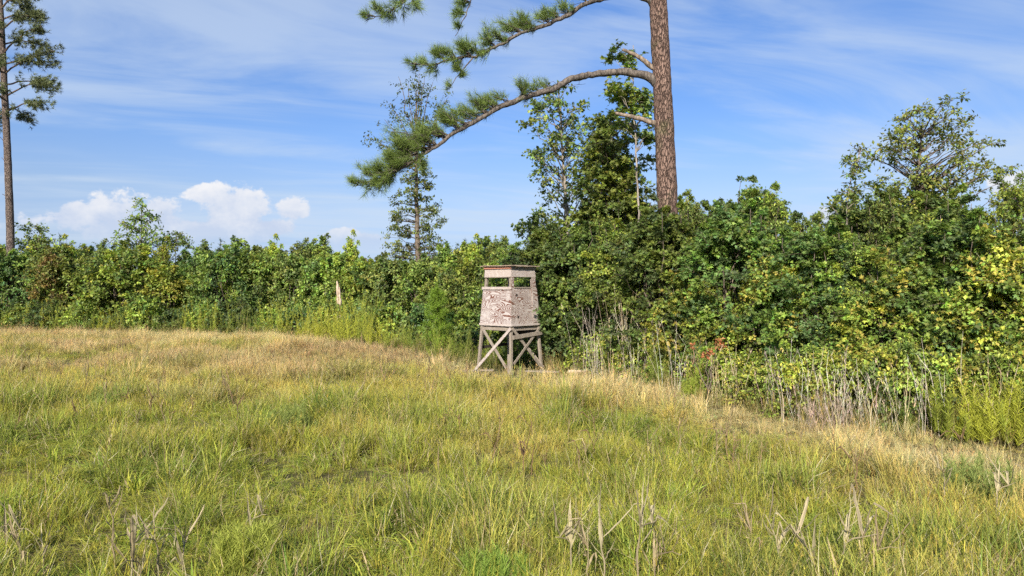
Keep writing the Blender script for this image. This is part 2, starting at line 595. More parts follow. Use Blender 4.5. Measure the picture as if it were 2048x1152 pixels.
def shrub_template(w, h, ncl, nt, nl, L, shape, cols, yellow=0.0, shoots=4, rcl=0.40, base_lift=0.02, wr=0.6, profile='bush'):
    """returns (stems mesh, foliage mesh) of one shrub standing on its origin"""
    g, s = G(), G()
    ph = RNG.random(6) * 6.28

    def R(th, u):
        if profile == 'cone':
            base = np.interp(u, [0, 0.15, 0.5, 0.85, 1], [0.75, 1.0, 0.72, 0.30, 0.05])
        else:
            base = np.interp(u, [0, 0.12, 0.4, 0.7, 0.88, 1], [0.80, 0.95, 1.0, 0.84, 0.55, 0.12])
        return w * base * (1 + 0.16 * np.sin(2 * th + ph[0] + 3 * u) + 0.13 * np.sin(3 * th + ph[1] - 7 * u) + 0.10 * np.sin(5 * th + ph[2] + 11 * u))
    th = RNG.random(ncl) * 2 * math.pi
    u = RNG.random(ncl) ** 0.85 * (1 - base_lift) + base_lift
    rr = R(th, u) * (0.50 + 0.5 * RNG.random(ncl) ** 0.5)
    cen = np.stack([rr * np.cos(th), rr * np.sin(th), u * h], -1)
    outw = nrm(np.stack([np.cos(th), np.sin(th), 0.25 + 0.9 * u], -1) + 0.25 * RNG.normal(size=(ncl, 3)))
    rad = rcl * (0.7 + 0.6 * RNG.random(ncl))
    extra_c, extra_o, extra_r = [], [], []
    for k in range(shoots):
        a = RNG.random() * 6.28
        r0 = w * (0.15 + 0.55 * RNG.random())
        top = h * (1.0 + 0.16 * RNG.random()) * (1 - 0.16 * (r0 / w))
        x, y = r0 * math.cos(a), r0 * math.sin(a)
        p = limb((x * 0.7, y * 0.7, h * 0.45), (x, y, top), 0, 0.04)
        s.tube(p, np.linspace(0.022, 0.006, len(p)), 4, (0.14, 0.11, 0.08))
        for q in range(7):
            f = 0.45 + 0.55 * q / 6
            c = p[0] + (p[-1] - p[0]) * f + RNG.normal(size=3) * 0.07
            extra_c.append(c)
            extra_o.append(nrm(np.array([RNG.normal() * 0.6, RNG.normal() * 0.6, 1.0])))
            extra_r.append(rcl * (0.62 - 0.30 * f))
    if extra_c:
        cen, outw, rad = np.vstack([cen, extra_c]), np.vstack([outw, extra_o]), np.concatenate([rad, extra_r])
    K = len(cen)
    cc = pick_cols(K, cols)
    if yellow > 0:
        blobs = cen[RNG.integers(0, K, 3)]
        dist = np.min(np.linalg.norm(cen[:, None] - blobs[None], axis=2), axis=1)
        yl = dist < 0.75
    else:
        yl = np.zeros(K, bool)
    cluster_leaves(g, cen[~yl], rad[~yl], outw[~yl], nt, nl, L, cc[~yl], shape, wr, yellow=yellow * 0.35, twig_col=(0.10, 0.075, 0.05))
    if yl.any():
        cluster_leaves(g, cen[yl], rad[yl], outw[yl], nt, nl, L, cc[yl] * 1.25, shape, wr, yellow=yellow, twig_col=(0.10, 0.075, 0.05))
    for k in range(9):
        a = 6.28 * k / 9 + RNG.random()
        tip = cen[RNG.integers(0, ncl)]
        p = limb((0.12 * w * math.cos(a), 0.12 * w * math.sin(a), -0.15), tip * np.array([0.9, 0.9, 1]), 0.1, 0.06, 7)
        s.tube(p, np.linspace(0.045, 0.012, len(p)), 5, (0.13, 0.10, 0.075))
    for k in range(7):
        c = cen[RNG.integers(0, ncl)]
        o = nrm(c * np.array([1, 1, 0]) + RNG.normal(size=3) * 0.3)
        p = limb(c * np.array([0.6, 0.6, 0.8]), c + o * (0.35 + 0.3 * RNG.random()) + np.array([0, 0, 0.3 * RNG.random()]), 0.05, 0.08, 6)
        s.tube(p, np.linspace(0.012, 0.004, 6), 3, (0.2, 0.17, 0.14))
    return s.mesh('stems', M_BARK, True), g.mesh('foliage', M_LEAF)


def place_shrub(tpl, name, label, cat, px, d, w=1.0, hgt=1.0, group=None, rz=None, y=None, dz=0.0):
    X = W(px, d)
    o = empty(name, (X, d, float(gz(X, d)) + dz), label, cat, group, RNG.random() * 6.28 if rz is None else rz, (w, w, hgt))
    part('stems', tpl[0], o)
    part('foliage', tpl[1], o)
    return o


def tree(name, label, cat, px, d, trunk_px, r0, r1, clusters, bark, leaf, group=None, depth=0.8, sides=8, bmat_col=(0.16, 0.12, 0.09), branch_r=0.03, rise=0.9, leafmat=None):
    """a tree whose trunk follows photograph points (px, py) and whose leaf clusters sit at (px, py, radius_px, n)"""
    s = d / F
    X0 = W(px, d)
    z0 = float(gz(X0, d))
    root = empty(name, (X0, d, z0), label, cat, group)
    wob = np.cumsum(RNG.normal(size=len(trunk_px)) * 0.05)
    tp = np.array([(W(a, d) - X0, wob[i] * (i > 0), Z(b, d) - z0) for i, (a, b) in enumerate(trunk_px)])
    tp = np.vstack([[tp[0][0], tp[0][1], -0.25], tp]) if tp[0][2] > 0.1 else tp
    # resample for smoothness
    seg = np.concatenate([[0], np.cumsum(np.linalg.norm(np.diff(tp, axis=0), axis=1))])
    q = np.linspace(0, seg[-1], max(14, int(seg[-1] / 0.35)))
    tr = np.stack([np.interp(q, seg, tp[:, k]) for k in range(3)], -1)
    tr[1:-1] += RNG.normal(size=(len(tr) - 2, 3)) * 0.012
    g = G()
    g.tube(tr, np.linspace(r0, r1, len(tr)), sides, bmat_col, 0.10)
    g.obj('trunk', bark, root, True)
    cen, rad, outw, num = [], [], [], []
    gb = G()
    for (a, b, rp, n) in clusters:
        for k in range(n):
            o = RNG.normal(size=2) * 0.5
            dy = (RNG.random() - 0.5) * 2 * depth
            c = np.array([W(a + o[0] * rp, d) - X0, dy, Z(b + o[1] * rp, d) - z0])
            i = np.argmin(np.abs(tr[:, 2] - (c[2] - rise * abs(np.hypot(c[0] - np.interp(c[2], tr[:, 2], tr[:, 0]), dy)))))
            i = min(max(i, 1), len(tr) - 2)
            base = tr[i]
            if RNG.random() < 0.75:
                pth = limb(base, c, 0.05, 0.05, 6)
                dist = np.linalg.norm(c - base)
                gb.tube(pth, np.linspace(min(branch_r, 0.008 + 0.012 * dist), 0.005, 6), 4, bmat_col)
            cen.append(c)
            outw.append(nrm(c - base + np.array([0, 0, 0.2])))
            rad.append(leaf.get('rcl', 0.35) * (0.7 + 0.6 * RNG.random()))
    if gb.v:
        gb.obj('branches', bark, root, True)
    g = G()
    cc = pick_cols(len(cen), leaf['cols'])
    cluster_leaves(g, cen, rad, outw, leaf.get('nt', 5), leaf.get('nl', 6), leaf['L'], cc, leaf.get('shape', 'oval'), leaf.get('wr', 0.65), yellow=leaf.get('yellow', 0), flat=leaf.get('flat', 0.8), twig_col=(0.11, 0.085, 0.06))
    g.obj('crown', leafmat or M_LEAF, root)
    return root


def needle_tufts(g, base, dirs, L, n, col, wr=0.035, spread=0.85, along=0.16):
    """bottle-brush tufts of needles at each shoot"""
    base, dirs = np.asarray(base, float), nrm(np.asarray(dirs, float))
    K = len(base)
    t = RNG.random((K, n))
    D = nrm(dirs[:, None] * (1.05 - spread * 0.5) + rand_unit(K, n) * spread + np.array([0, 0, -0.05]))
    P = base[:, None] + dirs[:, None] * (t * along)[..., None]
    col = np.asarray(col, float)
    c = (col[:, None] if col.ndim == 2 else col) * (0.75 + 0.5 * RNG.random((K, 1, 1))) * (0.75 + 0.5 * RNG.random((K, n, 1)))
    g.leaves(P.reshape(-1, 3), D.reshape(-1, 3), rand_unit(K * n), L * (0.7 + 0.5 * RNG.random(K * n)), np.broadcast_to(c, (K, n, 3)).reshape(-1, 3), 'needle', wr)


def resample(pts, step):
    pts = np.asarray(pts, float)
    # Catmull-Rom through the given points, then even spacing
    P = np.vstack([2 * pts[0] - pts[1], pts, 2 * pts[-1] - pts[-2]])
    out = []
    for i in range(1, len(P) - 2):
        t = np.linspace(0, 1, 10, endpoint=False)[:, None]
        p0, p1, p2, p3 = P[i - 1], P[i], P[i + 1], P[i + 2]
        out.append(0.5 * ((2 * p1) + (-p0 + p2) * t + (2 * p0 - 5 * p1 + 4 * p2 - p3) * t ** 2 + (-p0 + 3 * p1 - 3 * p2 + p3) * t ** 3))
    out = np.vstack(out + [pts[-1:]])
    s = np.concatenate([[0], np.cumsum(np.linalg.norm(np.diff(out, axis=0), axis=1))])
    q = np.linspace(0, s[-1], max(4, int(s[-1] / step)))
    return np.stack([np.interp(q, s, out[:, k]) for k in range(3)], -1)


# ------------------------------------------------------------------ the tall pine with the drooping limb
PINE_C = (0.150, 0.215, 0.050)


def build_big_pine():
    d = 20.5
    X0 = W(1341, d)
    z0 = float(gz(X0, d))
    root = empty('pine_tree', (X0, d, z0), 'tall straight pine trunk rising from the thicket with long drooping limb', 'pine tree')

    def L(px, py, dy=0.0):
        dd = d + dy
        return np.array([W(px, dd) - X0, dy, Z(py, dd) - z0])
    tp = resample([L(1344, 790), L(1341, 600), L(1335, 410), L(1326, 200), L(1316, 0), L(1308, -180), L(1300, -420)], 0.12)
    tp[0][2] = -0.3
    g = G()
    rr = np.interp(tp[:, 2], [0, 1.0, 5, 11, 17], [0.40, 0.32, 0.28, 0.24, 0.17])
    rr = rr * (1 + 0.06 * (vnoise(tp[:, 2] * 2.3, tp[:, 2] * 0, 61) - 0.5) + 0.05 * (vnoise(tp[:, 2] * 0.7, tp[:, 2] * 0, 62) - 0.5))
    g.tube(tp, rr, 36, (0.2, 0.13, 0.1), 0.085)
    g.obj('trunk', M_PINEBARK, root, True)

    def limb_obj(pts, r0, r1, tufts, needles_from=0.35, nm='limb', sub=None, bare=None, tl=0.20, mat=None):
        p = resample([L(*q) for q in pts], 0.10)
        p[1:-1] += RNG.normal(size=(len(p) - 2, 3)) * 0.010
        g = G()
        ff = np.linspace(0, 1, len(p))
        knot = 1 + 0.18 * (vnoise(ff * 40, ff * 0, 91) - 0.5) + 0.25 * np.maximum(0, vnoise(ff * 23, ff * 0 + 3.3, 92) - 0.7)
        if nm == 'limb':
            bend = np.stack([vnoise(ff * 14, ff * 0 + k * 7.7, 95) - 0.5 for k in range(3)], -1) * 0.22 * np.minimum(1, ff * 6)[:, None]
            p = p + bend
            rad = np.interp(ff, [0, 0.05, 0.3, 0.6, 1], [r0 * 1.05, r0 * 0.78, r0 * 0.62, r0 * 0.42, r1]) * knot
        else:
            rad = np.linspace(r0, r1, len(p)) * knot
        g.tube(p, rad, 10, (0.15, 0.11, 0.08), 0.12)
        gn = G()
        seg = np.linspace(0, 1, len(p))
        for f0, dpx, dpy, nsh, ln in tufts:
            # a side twig leaving the limb at fraction f0 towards an offset in photograph pixels, carrying shoots
            i = min(int(f0 * (len(p) - 1)), len(p) - 2)
            s = d / F
            for k in range(nsh):
                e = p[i] + np.array([dpx * s * (0.6 + 1.0 * RNG.random()), (RNG.random() - 0.5) * 1.3 * ln, -dpy * s * (0.5 + 0.7 * RNG.random())])
                tw = limb(p[i], e, 0.03, 0.10, 5)
                g.tube(tw, np.linspace(0.014, 0.005, 5), 4, (0.13, 0.10, 0.075))
                dirn = nrm(tw[-1] - tw[-2] + np.array([0, 0, 0.05]))
                bs, ds = [], []
                for q in range(4):
                    f = 0.45 + 0.55 * q / 3
                    bs.append(tw[0] + (tw[-1] - tw[0]) * f + RNG.normal(size=3) * 0.03)
                    ds.append(nrm(dirn + RNG.normal(size=3) * 0.35 + np.array([0, 0, 0.15])))
                needle_tufts(gn, bs, ds, tl * (0.8 + 0.5 * RNG.random()), 26, PINE_C, spread=0.62, along=0.14)
        if nm == 'limb':
            for f0 in np.concatenate([RNG.uniform(0.22, 0.95, 16), [0.3, 0.36, 0.42]]):
                i = int(f0 * (len(p) - 1))
                e = p[i] + np.array([-0.25 - 0.35 * RNG.random(), RNG.normal() * 0.25, (0.35 * RNG.random() - 0.22)])
                tw = limb(p[i], e, 0.02, 0.16, 6)
                g.tube(tw, np.linspace(0.012, 0.003, 6), 4, (0.13, 0.10, 0.075))
                g.tube(limb(tw[3], tw[3] + RNG.normal(size=3) * 0.14, 0.0, 0.12, 4), np.linspace(0.006, 0.002, 4), 3, (0.13, 0.10, 0.075))
        lo = g.obj(nm, mat or M_LIMB, root, True)
        if gn.v:
            gn.obj('needles', M_NEEDLE, lo)
        return lo
    # main drooping limb
    limb_obj([(1318, 168), (1296, 154), (1250, 145), (1200, 147), (1150, 160, -0.2), (1100, 175, -0.4), (1050, 193, -0.6), (1000, 217, -0.8), (950, 246, -1.0), (905, 272, -1.1), (875, 297, -1.2), (835, 322, -1.3), (790, 348, -1.4), (745, 362, -1.5), (706, 374, -1.5)],
             0.14, 0.012,
             [(0.36, -12, -14, 4, .3), (0.40, -16, -10, 5, .3), (0.42, -10, 10, 3, .3), (0.48, -22, -14, 6, .4), (0.50, -20, 8, 4, .4), (0.535, -26, -18, 7, .4), (0.57, -24, 10, 5, .4), (0.60, -34, -20, 8, .5), (0.625, -26, 12, 6, .5), (0.44, -14, -22, 5, .3), (0.46, 12, -20, 4, .3), (0.52, -18, -8, 3, .3), (0.55, -26, -10, 6, .4), (0.58, -20, -24, 7, .4), (0.61, -32, -14, 6, .4), (0.64, -34, -12, 8, .5), (0.66, -22, -26, 7, .5), (0.69, -40, -6, 10, .6), (0.71, -14, -22, 8, .6),
              (0.73, -46, -16, 11, .7), (0.75, -38, 2, 10, .7), (0.76, -14, -28, 10, .7), (0.78, -36, -20, 12, .7), (0.79, -40, 14, 12, .7), (0.80, 4, 20, 10, .7), (0.82, -18, -24, 12, .7), (0.83, -28, 12, 12, .7),
              (0.85, -18, -18, 12, .6), (0.86, -20, 16, 12, .6), (0.88, 4, -14, 10, .6), (0.89, -10, 22, 11, .6), (0.91, -18, -10, 9, .6), (0.92, -8, 20, 8, .5), (0.94, -16, -14, 7, .5), (0.66, -30, -30, 8, .6), (0.70, -50, -24, 8, .7), (0.735, -56, -26, 7, .8), (0.77, -56, -12, 7, .8), (0.80, -30, -30, 6, .8), (0.84, -30, -18, 6, .7), (0.90, -24, -20, 5, .6),
              (0.955, -8, 18, 6, .5), (0.975, -12, 2, 4, .3), (0.99, -8, -3, 3, .2)])
    # second limb, leaving the trunk at the top of the picture
    limb_obj([(1310, 12), (1292, -2), (1250, -14), (1195, 2), (1140, 22, -0.2), (1092, 50, -0.3), (1050, 66, -0.5), (1000, 92, -0.7), (955, 115, -0.9), (905, 122, -1.0), (860, 132, -1.1), (812, 126, -1.2)],
             0.10, 0.010,
             [(0.28, -8, -14, 5, .3), (0.33, -16, 8, 4, .3), (0.37, -14, -14, 6, .3), (0.41, -18, -10, 8, .4), (0.45, -16, -16, 9, .4), (0.47, -20, 8, 5, .4), (0.50, -22, -14, 10, .5), (0.54, -18, -20, 11, .5), (0.58, -26, -14, 10, .5), (0.60, -14, 10, 6, .5),
              (0.63, -24, -16, 10, .6), (0.67, -20, -12, 10, .6), (0.69, -14, 14, 6, .5), (0.72, -26, -16, 11, .6), (0.76, -20, -14, 10, .6), (0.79, -18, 12, 8, .5), (0.82, -24, -14, 9, .6), (0.86, -14, -10, 8, .5), (0.88, -8, 14, 6, .4), (0.92, -14, -6, 6, .4), (0.97, -10, 2, 5, .3)])
    limb_obj([(945, 116, -0.9), (925, 140, -0.9), (912, 156, -0.9), (898, 180, -0.9)], 0.02, 0.005, [(0.5, -8, 4, 4, .2), (0.6, 6, 4, 3, .2), (0.95, -4, 2, 3, .2)], nm='twig')
    # upper limb above the frame whose ends hang into view
    limb_obj([(1306, -190), (1230, -240), (1120, -215), (1020, -110, -0.6), (960, -20, -0.9), (930, 36, -1.0), (908, 72, -1.0)], 0.09, 0.008,
             [(0.6, -14, -10, 6, .5), (0.7, -14, -8, 6, .5), (0.78, -10, 6, 7, .4), (0.83, -20, 4, 7, .4), (0.88, -16, -2, 8, .4), (0.92, -14, 8, 6, .3), (0.97, -4, 6, 4, .2)])
    limb_obj([(1303, -300), (1200, -340), (1050, -260), (920, -120, -0.8), (840, -20, -1.2), (806, 10, -1.3), (770, 28, -1.4), (728, 42, -1.4)], 0.09, 0.008,
             [(0.6, -14, -10, 6, .5), (0.72, -14, -8, 6, .5), (0.83, -16, 10, 6, .4), (0.86, 6, 26, 6, .4), (0.88, -14, 18, 6, .4), (0.92, -12, 14, 7, .4), (0.95, -14, -6, 6, .4), (0.98, -12, 3, 5, .3)])
    # snapped dead stubs
    for a in ([(1318, 142), (1300, 132), (1282, 117), (1262, 107), (1245, 99)], [(1326, 250), (1302, 244), (1275, 236), (1250, 231), (1230, 226)]):
        limb_obj(a, 0.085, 0.042, [], nm='broken_branch', mat=M_STUB)
    return root


build_big_pine()


# ------------------------------------------------------------------ the hunting blind
def mat_plywood(name, c_face, c_grain, c_dark, amount, sx=(1.5, 1.5, 4.6)):
    m, N = mat_new(name)
    out = N.new('ShaderNodeOutputMaterial')
    tc = N.new('ShaderNodeTexCoord')
    sp = N.new('ShaderNodeSeparateXYZ')
    N.link(tc.outputs['Object'], sp.inputs[0])
    p = N.comb(N.m('MULTIPLY', sp.outputs[0], sx[0]), N.m('MULTIPLY', sp.outputs[1], sx[1]), N.m('MULTIPLY', sp.outputs[2], sx[2]))
    n = N.noise(p, 0.85, 1.0, 0.4, 0.8)
    band = N.m('FRACT', N.m('MULTIPLY', n, 22.0))
    line = N.m('MULTIPLY', N.sstep(band, 0.38, 0.55), N.sstep(band, 1.0, 0.90))
    worn = N.sstep(N.noise(tc.outputs['Object'], 2.6, 5, 0.65), 0.36, 0.54)
    f = N.m('MULTIPLY', line, N.m('MULTIPLY', N.m('ADD', 0.18, N.m('MULTIPLY', worn, 0.82)), amount))
    col = N.mix(f, (*c_face, 1), (*c_grain, 1))
    stain = N.sstep(N.noise(N.comb(N.m('MULTIPLY', sp.outputs[0], 7.0), N.m('MULTIPLY', sp.outputs[1], 7.0), sp.outputs[2]), 2.2, 4, 0.6), 0.56, 0.72)
    col = N.mix(N.m('MULTIPLY', stain, 0.35), col, (*c_dark, 1))
    b = N.new('ShaderNodeBsdfPrincipled')
    N.link(col, b.inputs['Base Color'])
    b.inputs['Roughness'].default_value = 0.88
    b.inputs['Specular IOR Level'].default_value = 0.12
    bp = N.new('ShaderNodeBump')
    bp.inputs['Strength'].default_value = 0.4
    bp.inputs['Distance'].default_value = 0.008
    N.link(line, bp.inputs['Height'])
    N.link(bp.outputs[0], b.inputs['Normal'])
    N.link(b.outputs[0], out.inputs[0])
    return m


M_PLY = mat_plywood('weathered_plywood', (0.41, 0.37, 0.345), (0.135, 0.062, 0.045), (0.22, 0.14, 0.11), 1.0)
M_PLY2 = mat_plywood('weathered_plywood_grey', (0.40, 0.35, 0.315), (0.155, 0.085, 0.062), (0.25, 0.18, 0.14), 1.0)
M_PLANK = mat_plywood('grey_plank', (0.28, 0.24, 0.195), (0.17, 0.135, 0.10), (0.13, 0.10, 0.075), 0.7, (5, 5, 1.2))
M_TRIM = mat_plywood('pale_trim', (0.42, 0.37, 0.335), (0.30, 0.225, 0.185), (0.24, 0.16, 0.125), 0.6, (4, 4, 2))
M_RED = mat_plywood('red_brown_fascia', (0.36, 0.17, 0.11), (0.24, 0.10, 0.065), (0.2, 0.1, 0.07), 0.7, (2, 2, 6))
M_ROOF = mat_plywood('roof_sheet', (0.30, 0.235, 0.175), (0.20, 0.15, 0.11), (0.13, 0.10, 0.08), 0.6)
M_DARK = mat_plywood('dark_board', (0.05, 0.042, 0.036), (0.03, 0.025, 0.02), (0.03, 0.025, 0.02), 0.5)


def prism(quad_a, quad_b):
    """box from two quads (4 corners each)"""
    v = np.array(list(quad_a) + list(quad_b), float)
    t = [(0, 1, 2), (0, 2, 3), (4, 6, 5), (4, 7, 6)]
    for k in range(4):
        n = (k + 1) % 4
        t += [(k, k + 4, n + 4), (k, n + 4, n)]
    return v, np.array(t)


def bar(a, b, w, t, up):
    """plank from a to b, w wide across 'up x dir', t thick along up"""
    a, b, up = np.asarray(a, float), np.asarray(b, float), np.asarray(up, float)
    d = nrm(b - a)
    up = nrm(up - d * np.dot(up, d))
    s = np.cross(d, up)
    qa = [a + s * w / 2 * i + up * t / 2 * j for i, j in ((-1, -1), (1, -1), (1, 1), (-1, 1))]
    return prism(qa, [p + (b - a) for p in qa])


def build_blind():
    cx, cy = W(1020, 21.9), 21.85
    zg = float(gz(cx, cy))
    root = empty('deer_blind', (cx, cy, zg), 'weathered plywood box blind on four braced wooden legs at the field edge', 'hunting blind', rz=math.radians(-43))

    def hh(z):
        return 0.722 - 0.0665 * z

    def mk(nm, vt, mat, parent=root, rough=0.0):
        g = G()
        v, t = vt
        g.add(v, t, (0.5, 0.5, 0.5))
        o = g.obj(nm, mat, parent)
        md = o.modifiers.new('bevel', 'BEVEL')
        md.width = 0.004
        md.segments = 1
        return o

    def face(f, a, z, off=0.0):
        """point on face f (0 front -Y, 1 right +X, 2 back, 3 left) at lateral fraction a (-1..1), height z"""
        r = hh(z) + off
        p = {0: (a * hh(z), -r), 1: (r, a * hh(z)), 2: (-a * hh(z), r), 3: (-r, -a * hh(z))}[f]
        return np.array([p[0], p[1], z])

    def panel(nm, f, a0, a1, z0, z1, off, th, mat, parent=root, skew=0.0):
        q = lambda o: [face(f, a0, z0, o), face(f, a1, z0 + skew, o), face(f, a1, z1 + skew, o), face(f, a0, z1, o)]
        return mk(nm, prism(q(off), q(off + th)), mat, parent)
    # four corner legs running from the ground to the roof
    for sx, sy in ((1, -1), (-1, -1), (1, 1), (-1, 1)):
        def corner(z, dx, dy):
            r = hh(z)
            return np.array([sx * (r - 0.008 - dx * 0.078), sy * (r - 0.008 - dy * 0.078), z])
        q = lambda z: [corner(z, 0, 0), corner(z, 1, 0), corner(z, 1, 1), corner(z, 0, 1)]
        mk('leg', prism(q(-0.25), q(3.085)), M_PLANK)
    # walls
    for f in range(4):
        ply = (M_PLY, M_PLY2, M_PLY2, M_PLY)[f]
        e = 1.0 + (0.022 if f in (0, 2) else 0.0)
        panel('wall_panel', f, -e, e, 1.44, 2.47 if f == 0 else 2.53, 0.0, 0.014, ply)
        panel('header_panel', f, -e, e, 2.845, 3.075, 0.0, 0.014, (M_TRIM, M_TRIM, M_PLY2, M_PLY2)[f])
        panel('skirt_board', f, -e - 0.02, e + 0.02, 1.415, 1.475, 0.016, 0.02, M_TRIM)
        panel('fascia_board', f, -e - 0.06, e + 0.06, 3.078, 3.15, 0.028, 0.022, M_RED if f in (0, 3) else M_PLANK)
    # sill on the left-hand face, and the same at the back
    for f in (0, 3):
        panel('window_sill', f, -1.07, 1.045, 2.475, 2.555, 0.017, 0.032, M_TRIM)
        panel('window_lintel', f, -0.97, 0.97, 2.825, 2.85, 0.016, 0.014, M_PLANK)
    # right face: strips either side of the window and the door cut in the panel
    panel('window_jamb', 1, -0.98, -0.78, 2.531, 2.843, 0.0, 0.014, M_PLY2)
    panel('window_jamb', 1, 0.66, 0.98, 2.531, 2.843, 0.0, 0.014, M_PLY2)
    panel('window_sill', 1, -0.8, 0.7, 2.515, 2.55, 0.016, 0.016, M_PLANK)
    door = panel('door', 1, 0.52, 0.93, 1.50, 2.78, 0.016, 0.013, M_PLY2)
    h = panel('door_batten', 1, 0.56, 0.62, 2.02, 2.52, 0.030, 0.014, M_TRIM, door)
    panel('hinge', 1, 0.88, 0.97, 2.55, 2.62, 0.031, 0.006, M_DARK, door)
    panel('hinge', 1, 0.88, 0.97, 1.72, 1.79, 0.031, 0.006, M_DARK, door)
    for a, z in ((-0.60, 2.315), (-0.52, 1.68)):  # dark blocks set on the wall, their colour standing in for shade inside cut holes
        panel('hole_shade_block', 1, a - 0.06, a + 0.06, z - 0.036, z + 0.036, 0.015, 0.006, M_DARK)
    # floor and joists under it
    z = 1.40
    r = hh(z) - 0.03
    mk('floor', prism([(-r, -r, 1.385), (r, -r, 1.385), (r, r, 1.385), (-r, r, 1.385)], [(-r, -r, 1.41), (r, -r, 1.41), (r, r, 1.41), (-r, r, 1.41)]), M_PLANK)
    for f in range(4):
        mk('joist', bar(face(f, -0.86, 1.33, -0.055), face(f, 0.86, 1.33, -0.055), 0.10, 0.035, {0: (0, 1, 0), 1: (1, 0, 0), 2: (0, 1, 0), 3: (1, 0, 0)}[f]), M_PLANK)
    mk('storage_box', prism([(-0.05, 0.12, 1.08), (0.5, 0.12, 1.08), (0.5, 0.5, 1.08), (-0.05, 0.5, 1.08)], [(-0.05, 0.12, 1.383), (0.5, 0.12, 1.383), (0.5, 0.5, 1.383), (-0.05, 0.5, 1.383)]), M_DARK)
    # cross braces, one plank over the other
    up = {0: (0, -1, 0), 1: (1, 0, 0), 2: (0, 1, 0), 3: (-1, 0, 0)}
    mk('cross_brace', bar(face(0, -0.90, 1.38, 0.014), face(0, 1.0, 0.03, 0.014), 0.088, 0.026, up[0]), M_PLANK)
    mk('cross_brace', bar(face(0, 1.04, 1.36, 0.042), face(0, -1.05, 0.05, 0.042), 0.088, 0.026, up[0]), M_TRIM)
    mk('cross_brace', bar(face(1, -0.92, 1.36, 0.014), face(1, 1.02, 0.02, 0.014), 0.088, 0.026, up[1]), M_PLANK)
    mk('cross_brace', bar(face(1, 0.96, 1.36, 0.042), face(1, -0.90, 0.35, 0.042), 0.075, 0.026, up[1]), M_PLANK)
    mk('cross_brace', bar(face(2, 0.96, 1.36, 0.014), face(2, -0.96, 0.15, 0.014), 0.088, 0.026, up[2]), M_PLANK)
    mk('rail', bar(face(1, -1.0, 1.10, 0.072), face(1, 1.0, 1.19, 0.072), 0.12, 0.026, up[1]), M_PLANK)
    mk('rail', bar(face(3, -1.0, 0.78, 0.016), face(3, 1.0, 0.74, 0.016), 0.085, 0.026, up[3]), M_DARK)
    # roof sheet, slightly sagging, with an overhang
    n = 9
    r = hh(3.1) + 0.115
    xs = np.linspace(-r, r, n)
    X, Y = np.meshgrid(xs, xs, indexing='ij')
    top = 3.185 + 0.018 * np.sin(X * 4 + 0.6) * np.cos(Y * 3) - 0.02 * (np.abs(X) > r - 0.01) * RNG.random((n, n))
    v = np.vstack([np.stack([X, Y, top - 0.026], -1).reshape(-1, 3), np.stack([X, Y, top], -1).reshape(-1, 3)])
    t = []
    for i in range(n - 1):
        for j in range(n - 1):
            p = i * n + j
            t += [(p, p + 1, p + n + 1), (p, p + n + 1, p + n)]
            p += n * n
            t += [(p, p + n + 1, p + 1), (p, p + n, p + n + 1)]
    ring = [i * n for i in range(n)] + [(n - 1) * n + j for j in range(1, n)] + [i * n + n - 1 for i in range(n - 2, -1, -1)] + [j for j in range(n - 2, 0, -1)]
    for k in range(len(ring)):
        a, b = ring[k], ring[(k + 1) % len(ring)]
        t += [(a, b, b + n * n), (a, b + n * n, a + n * n)]
    g = G()
    g.add(v, np.array(t), (0.3, 0.25, 0.2))
    g.obj('roof', M_ROOF, root)
    # boards lying in the grass round its feet
    for px, d, ln, ang, lab in ((955, 21.0, 0.9, 0.1, 'weathered grey board lying in the grass by the blind left foot'), (1085, 20.8, 1.0, -0.35, 'weathered grey board lying in the grass by the blind right foot'),
                                (1180, 20.4, 1.3, 0.25, 'pale fallen branch lying at the foot of the thicket beside the blind')):
        x = W(px, d)
        zz = float(gz(x, d)) + 0.16
        g = G()
        if 'branch' in lab:
            p = limb((-ln / 2, 0, 0.1), (ln / 2, 0.1, 0.0), 0.05, 0.06, 8)
            g.tube(p, np.linspace(0.05, 0.025, 8), 7, (0.4, 0.35, 0.3), 0.2)
            o = g.obj('fallen_branch', M_DEADWOOD, None, True)
            tag(o, lab, 'branch')
        else:
            vv, tt = bar((-ln / 2, 0, 0), (ln / 2, 0, 0.03), 0.13, 0.03, (0, 0, 1))
            g.add(vv, tt, (0.4, 0.35, 0.3))
            o = g.obj('fallen_board', M_PLANK)
            tag(o, lab, 'board')
        o.location = (x, d, zz)
        o.rotation_euler = (0.05, 0.02, ang)


build_blind()

# ------------------------------------------------------------------ trees that stand out above the thicket and the hedge
SG = [(0.158, 0.245, 0.046), (0.204, 0.295, 0.052), (0.129, 0.208, 0.052), (0.268, 0.356, 0.063)]       # sweetgum greens
OL = [(0.168, 0.241, 0.063), (0.213, 0.280, 0.067), (0.132, 0.199, 0.055), (0.252, 0.302, 0.065)]       # duller olive greens
YG = [(0.318, 0.405, 0.059), (0.255, 0.356, 0.055), (0.395, 0.442, 0.063)]                             # yellow greens
DK = [(0.082, 0.152, 0.052), (0.102, 0.181, 0.052), (0.129, 0.202, 0.046)]                             # dark greens


ORD = 'first second third fourth fifth sixth seventh eighth ninth tenth eleventh twelfth thirteenth fourteenth fifteenth sixteenth seventeenth eighteenth'.split()


